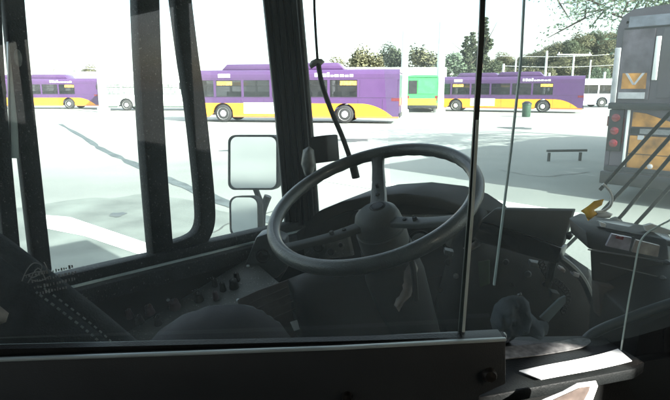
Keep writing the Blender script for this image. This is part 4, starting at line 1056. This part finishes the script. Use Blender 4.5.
fb = thing('fare_box', at(632, 300, .98) - UP * .7, 'dark fare box with card reader and steel trim at right', 'fare box')
FX = Vector((1, .18, 0)).normalized()
b = MB(); b.prism([at(590, 250, .98), at(668, 263, .98), at(672, 420, .98), at(598, 420, .98)], Vector((.10, .15, 0))); b.build('cabinet', PANEL, fb, bevel=.004)
RY = .97
b = MB(); b.prism([at(586, 232, RY), at(596, 226, RY + .05), at(668, 240, RY), at(670, 262, RY - .03), at(588, 249, RY - .03)], Vector((.01, .10, .004))); rd = b.build('card_reader', BLACK, fb, bevel=.004)
b = px_prism([(589, 229), (632, 231), (676, 242), (676, 248), (640, 241), (592, 236)], RY + .05, Vector((.01, .05, .008))); b.build('reader_top', mat('grey_blue_cover', (.13, .145, .155), .3, var=.5, scale=8, coat=.3), fb, bevel=.003)
b = px_prism([(612, 234), (632, 238), (629, 251), (606, 246)], RY - .034, Vector((0, .004, .001))); b.build('glossy_screen', mat('glossy_mauve_screen', (.34, .32, .38), .12, var=.5, scale=25), rd)
b = px_prism([(636, 240), (660, 246), (658, 257), (632, 252)], RY - .034, Vector((0, .004, .001))); b.build('glossy_screen', mat('glossy_beige_plate', (.38, .33, .30), .25, var=.5, scale=25), rd)
b = px_prism([(617, 235.5), (624, 237), (623, 240), (616, 238.5)], RY - .039, Vector((0, .003, .001))); b.build('red_button', REDL, rd)
b = MB(); b.tube([at(588, 249.5, RY - .034), at(668, 262, RY - .034)], .0014, 6); b.build('steel_trim', STEEL, fb, smooth=True)
b = MB(); b.lathe(at(666, 262, RY - .04), (0, -1, 0), [(.005, 0), (.005, .006), (.003, .009)], 10); b.lathe(at(662, 277.5, RY - .05), (0, -1, 0), [(.0045, 0), (.0045, .006), (.0025, .008)], 10); b.build('steel_stud', STEEL, fb, smooth=True)
b = MB(); b.tube([at(600, 263, RY - .04), at(662, 277.5, RY - .04)], .0010, 6); b.build('steel_trim', STEEL, fb, smooth=True)
b = px_prism([(600, 222), (606, 224), (605, 231), (602, 230)], RY + .048, Vector((0, .006, .001))); b.build('bright_tab', WHITEP, fb)
b = px_prism([(644, 226), (652, 224), (672, 231), (672, 235), (646, 231)], RY + .046, Vector((0, .006, .001))); b.build('bright_tab', WHITEP, fb)
b = px_prism([(598, 285), (640, 292), (668, 284), (676, 290), (676, 308), (600, 318)], .945, Vector((0, .03, 0))); b.build('coin_bin', BROWN, fb, bevel=.004)

tg = thing('yellow_tag', at(592, 220, 0.94), 'orange yellow tag with a white loop hanging above the fare box', 'tag')
b = puffy([(580.5, 211), (588, 206), (594, 201), (604, 199), (602, 205), (594, 210), (598, 214), (588, 221), (585, 214)], 0.94, .012, 3, noise_amp=.002); o = b.build('tag_card', YTAG, tg); weld(o)
b = MB(); b.tube(smooth_path([at(x, y, 0.94) for x, y in [(603, 184), (609, 190), (612, 198), (610, 206), (603, 211), (596, 212)]], 5), .0026, 6); b.build('loop', WHITEP, tg, smooth=True)
b = puffy([(598, 212), (606, 211), (613, 214), (610, 218), (602, 218), (596, 217)], 0.94, .012, 3); o = b.build('crumpled_label', PAPER, tg); weld(o)

bg = thing('cloth_glove', at(515, 342, .80), 'crumpled grey blue glove lying behind the door corner', 'glove')
b = puffy([(490, 320), (494, 306), (502, 298), (513, 295), (523, 296), (529, 302), (531, 313), (538, 320), (549, 322), (546, 332), (540, 340), (528, 335), (517, 333), (511, 340), (504, 344), (495, 338)], .80, .035, 2, noise_amp=.03, seed=3.); o = b.build('glove_body', BAGM, bg); weld(o)
b = px_prism([(540, 318), (560, 299), (566, 296), (566, 303), (548, 323)], .82, Vector((0, .006, 0))); b.build('strap', mat('teal_strap', (.045, .066, .07), .7, var=.4, scale=30), bg, bevel=.001)
b = puffy([(517, 294), (521, 292), (523, 296), (518, 297)], .775, .008, 2); o = b.build('snap', STEEL, bg); weld(o)

# ledge with papers
LZ = 1.395
le = thing('ledge', on_z(560, 370, LZ) - UP * .3, 'dark ledge carrying papers to the right of the half-height door', 'ledge')
b = MB(); b.prism([on_z(x, y, LZ) for x, y in [(470, 399), (635, 368.5), (645, 362), (600, 335), (500, 336), (440, 352)]], -UP * .018); b.build('ledge_top', mat('ledge_black', (.007, .0085, .0085), .55, var=.4, scale=20, spec=.25, bump=.2, bscale=300), le, bevel=.003)
b = MB(); pts = [on_z(x, y, LZ - .02) + Vector((0, .012, 0)) for x, y in [(470, 399), (635, 368.5), (720, 352)]]; b.prism([pts[0], pts[1], pts[2], pts[2] - UP * .35, pts[1] - UP * .35, pts[0] - UP * .35], Vector((.004, .02, 0))); b.build('ledge_front', PANEL, le)
def sheet_paper(name, outline, m, label, curl=None, z=LZ + .003, par=None):
    pts = [on_z(x, y, z) for x, y in outline]
    o = thing(name, sum(pts, Vector()) / len(pts), label, 'paper')
    return o, pts
def paper_strip(name, near, far, m, label, z=LZ + .002, lift=None, th=.0012):
    """near/far: pixel rows of the two long edges; lift raises the columns"""
    n_ = [on_z(x, y, z) for x, y in near]; f_ = [on_z(x, y, z) for x, y in far]
    if lift:
        for i, h in enumerate(lift):
            n_[i] = on_z(near[i][0], near[i][1], z + h); f_[i] = on_z(far[i][0], far[i][1], z + h)
    n2, f2 = smooth_path(n_, 5), smooth_path(f_, 5)
    org = sum(n2 + f2, Vector()) / (2 * len(n2)); N = len(n2)
    vs = n2 + f2 + [p - UP * th for p in n2] + [p - UP * th for p in f2]
    fs = []
    for i in range(N - 1):
        fs += [(i, i + 1, N + i + 1, N + i), (2 * N + i, 3 * N + i, 3 * N + i + 1, 2 * N + i + 1), (i, 2 * N + i, 2 * N + i + 1, i + 1), (N + i, N + i + 1, 3 * N + i + 1, 3 * N + i)]
    fs += [(0, N, 3 * N, 2 * N), (N - 1, 3 * N - 1, 4 * N - 1, 2 * N - 1)]
    b = MB(); b.add(vs, fs); o = b.build(name, m, org=org, smooth=True)
    return tag(o, label, 'paper')
paper_strip('white_paper', [(541, 379), (565, 374.5), (595, 369), (618, 364), (632, 360.5)], [(519, 370.5), (545, 365), (575, 359.5), (600, 354), (618, 348.5)], PAPER, 'bright white sheet curling up at its right end on the dark ledge', z=LZ + .006, lift=[0, 0, 0, .004, .012])
paper_strip('grey_paper', [(505, 358.5), (530, 356), (560, 351.5), (582, 347), (591, 342)], [(505, 346.5), (530, 344.5), (555, 341.5), (578, 338), (590, 339)], NEWS, 'grey printed leaflet lying behind the bright white sheet on the ledge', lift=[0, 0, 0, .002, .006])
lf_ = thing('folded_leaflet', at(570, 398, .60), 'brown leaflet with white border propped below the ledge at the bottom edge', 'paper')
b = px_prism([(526, 408), (545, 399), (562, 392), (577, 383.5), (596, 381), (598, 386), (590, 408)], .60, Vector((0, .0012, 0))); b.build('leaflet_border', PAPER, lf_)
b = px_prism([(536, 408), (560, 397), (580, 388), (590, 386.5), (589, 391), (580, 408)], .598, Vector((0, .001, 0))); b.build('printed_area', mat('brown_print', (.13, .10, .085), .6, var=.6, scale=40), lf_)
gr = thing('grab_rail', at(592, 336, .82), 'dark slanting grab rail rising to the right in front of the fare box', 'grab rail')
b = MB(); b.tube(smooth_path([at(x, y, .82) for x, y in [(578, 350), (590, 336), (604, 328), (622, 321), (645, 312), (675, 302), (720, 288)]], 5), .0085, 12); b.build('tube', mat('teal_grey_tube', (.035, .047, .052), .38, var=.25, scale=20), gr, smooth=True)
b = MB(); b.lathe(at(580, 347, .82), (at(590, 336, .82) - at(578, 350, .82)), [(.011, -.008), (.013, .0), (.011, .008)], 12); b.build('collar', BLACK, gr, smooth=True)
kp = thing('side_cabinet', at(650, 420, .66) - UP * .3, 'black cabinet in the bottom right corner under the clear shield', 'cabinet')
b = px_prism([(634, 360), (640, 326), (690, 305), (760, 295), (760, 440), (628, 440)], .80, Vector((.02, .2, 0))); b.build('carcass', PANEL, kp, bevel=.004)
b = px_prism([(664, 330), (667, 328), (667, 420), (664, 420)], .798, Vector((0, .004, 0))); b.build('seam_strip', BLACK, kp)

# ------------------------------------------------------------------ wipers outside the windshield
def wiper(paths, label):
    o = thing('windshield_wiper', on_f(*paths[0][0], 1.86), label, 'wiper', 'wipers on the windshield')
    for k, p in enumerate(paths):
        b = MB(); pts = [on_f(x, y, 1.87) for x, y in p]; b.sweep(pts, [(-.0055, -.005), (.0055, -.005), (.0055, .005), (-.0055, .005)], side=FW.cross(pts[-1] - pts[0]).normalized())
        b.build('arm', BLACK, o, bevel=.0015)
    b = MB(); b.lathe(on_f(*paths[0][0], 1.86), -FW, [(.022, -.02), (.022, .0), (.014, .012)], 14); b.build('pivot', BLACK, o, smooth=True)
wiper([[(556, 257), (592, 222), (627, 185), (680, 126)], [(600, 190), (615, 173), (654, 130), (690, 92)]], 'long pantograph wiper whose pivot sits right of the display unit')
wiper([[(614, 224), (624, 213), (657, 173), (700, 122)], [(634, 226), (647, 212), (669, 188), (710, 140)]], 'wiper rising behind the fare box, right of the other wiper')

# ------------------------------------------------------------------ light and camera
EL = 29.
S_ = Vector((.68 * math.cos(R(EL)), -.733 * math.cos(R(EL)), math.sin(R(EL)))).normalized()
sl = bpy.data.lights.new('sun', 'SUN'); sl.energy = 4.6; sl.angle = R(.5); sl.color = (1., .96, .90)
so = bpy.data.objects.new('sun', sl); COL.objects.link(so); so.rotation_euler = S_.to_track_quat('Z', 'Y').to_euler()
w = bpy.data.worlds.new('World'); sc.world = w; w.use_nodes = True
nt = w.node_tree; bgn = nt.nodes['Background']
sk = nt.nodes.new('ShaderNodeTexSky'); sk.sky_type = 'NISHITA'; sk.sun_disc = False
sk.sun_elevation = R(EL); sk.sun_rotation = math.atan2(S_.x, S_.y); sk.dust_density = 3.0; sk.air_density = 1.0; sk.ozone_density = .6
tcw = nt.nodes.new('ShaderNodeTexCoord'); cn_ = nt.nodes.new('ShaderNodeTexNoise'); cn_.inputs['Scale'].default_value = 3.2; cn_.inputs['Detail'].default_value = 8; cn_.inputs['Roughness'].default_value = .6
mp = nt.nodes.new('ShaderNodeMapping'); mp.inputs['Scale'].default_value = (1, 1, 2.6); nt.links.new(tcw.outputs['Generated'], mp.inputs[0]); nt.links.new(mp.outputs[0], cn_.inputs['Vector'])
cr = nt.nodes.new('ShaderNodeValToRGB'); cr.color_ramp.elements[0].position = .40; cr.color_ramp.elements[1].position = .60; cr.color_ramp.elements[0].color = (.15, .15, .15, 1); cr.color_ramp.elements[1].color = (.8, .8, .8, 1)
nt.links.new(cn_.outputs[0], cr.inputs[0])
mc = nt.nodes.new('ShaderNodeMixRGB'); mc.inputs[2].default_value = (3.6, 3.6, 3.45, 1)
nt.links.new(cr.outputs[0], mc.inputs[0]); nt.links.new(sk.outputs[0], mc.inputs[1]); nt.links.new(mc.outputs[0], bgn.inputs[0]); bgn.inputs[1].default_value = .15
cd = bpy.data.cameras.new('camera'); co_ = bpy.data.objects.new('camera', cd); COL.objects.link(co_)
co_.location = CAM; co_.rotation_euler = (R(90) - PITCH, 0, 0)
cd.sensor_fit = 'HORIZONTAL'; cd.sensor_width = 36; cd.lens = 36 * FPX / 670; cd.clip_start = .02; cd.clip_end = 3000
sc.camera = co_
sc.view_settings.view_transform = 'Standard'; sc.view_settings.look = 'None'; sc.view_settings.gamma = 1; sc.view_settings.use_curve_mapping = False
sc.view_settings.exposure = 2.3
sc.cycles.max_bounces = 10; sc.cycles.transparent_max_bounces = 24; sc.cycles.use_denoising = True
for o in bpy.data.objects:
    if '_org' in o: del o['_org']
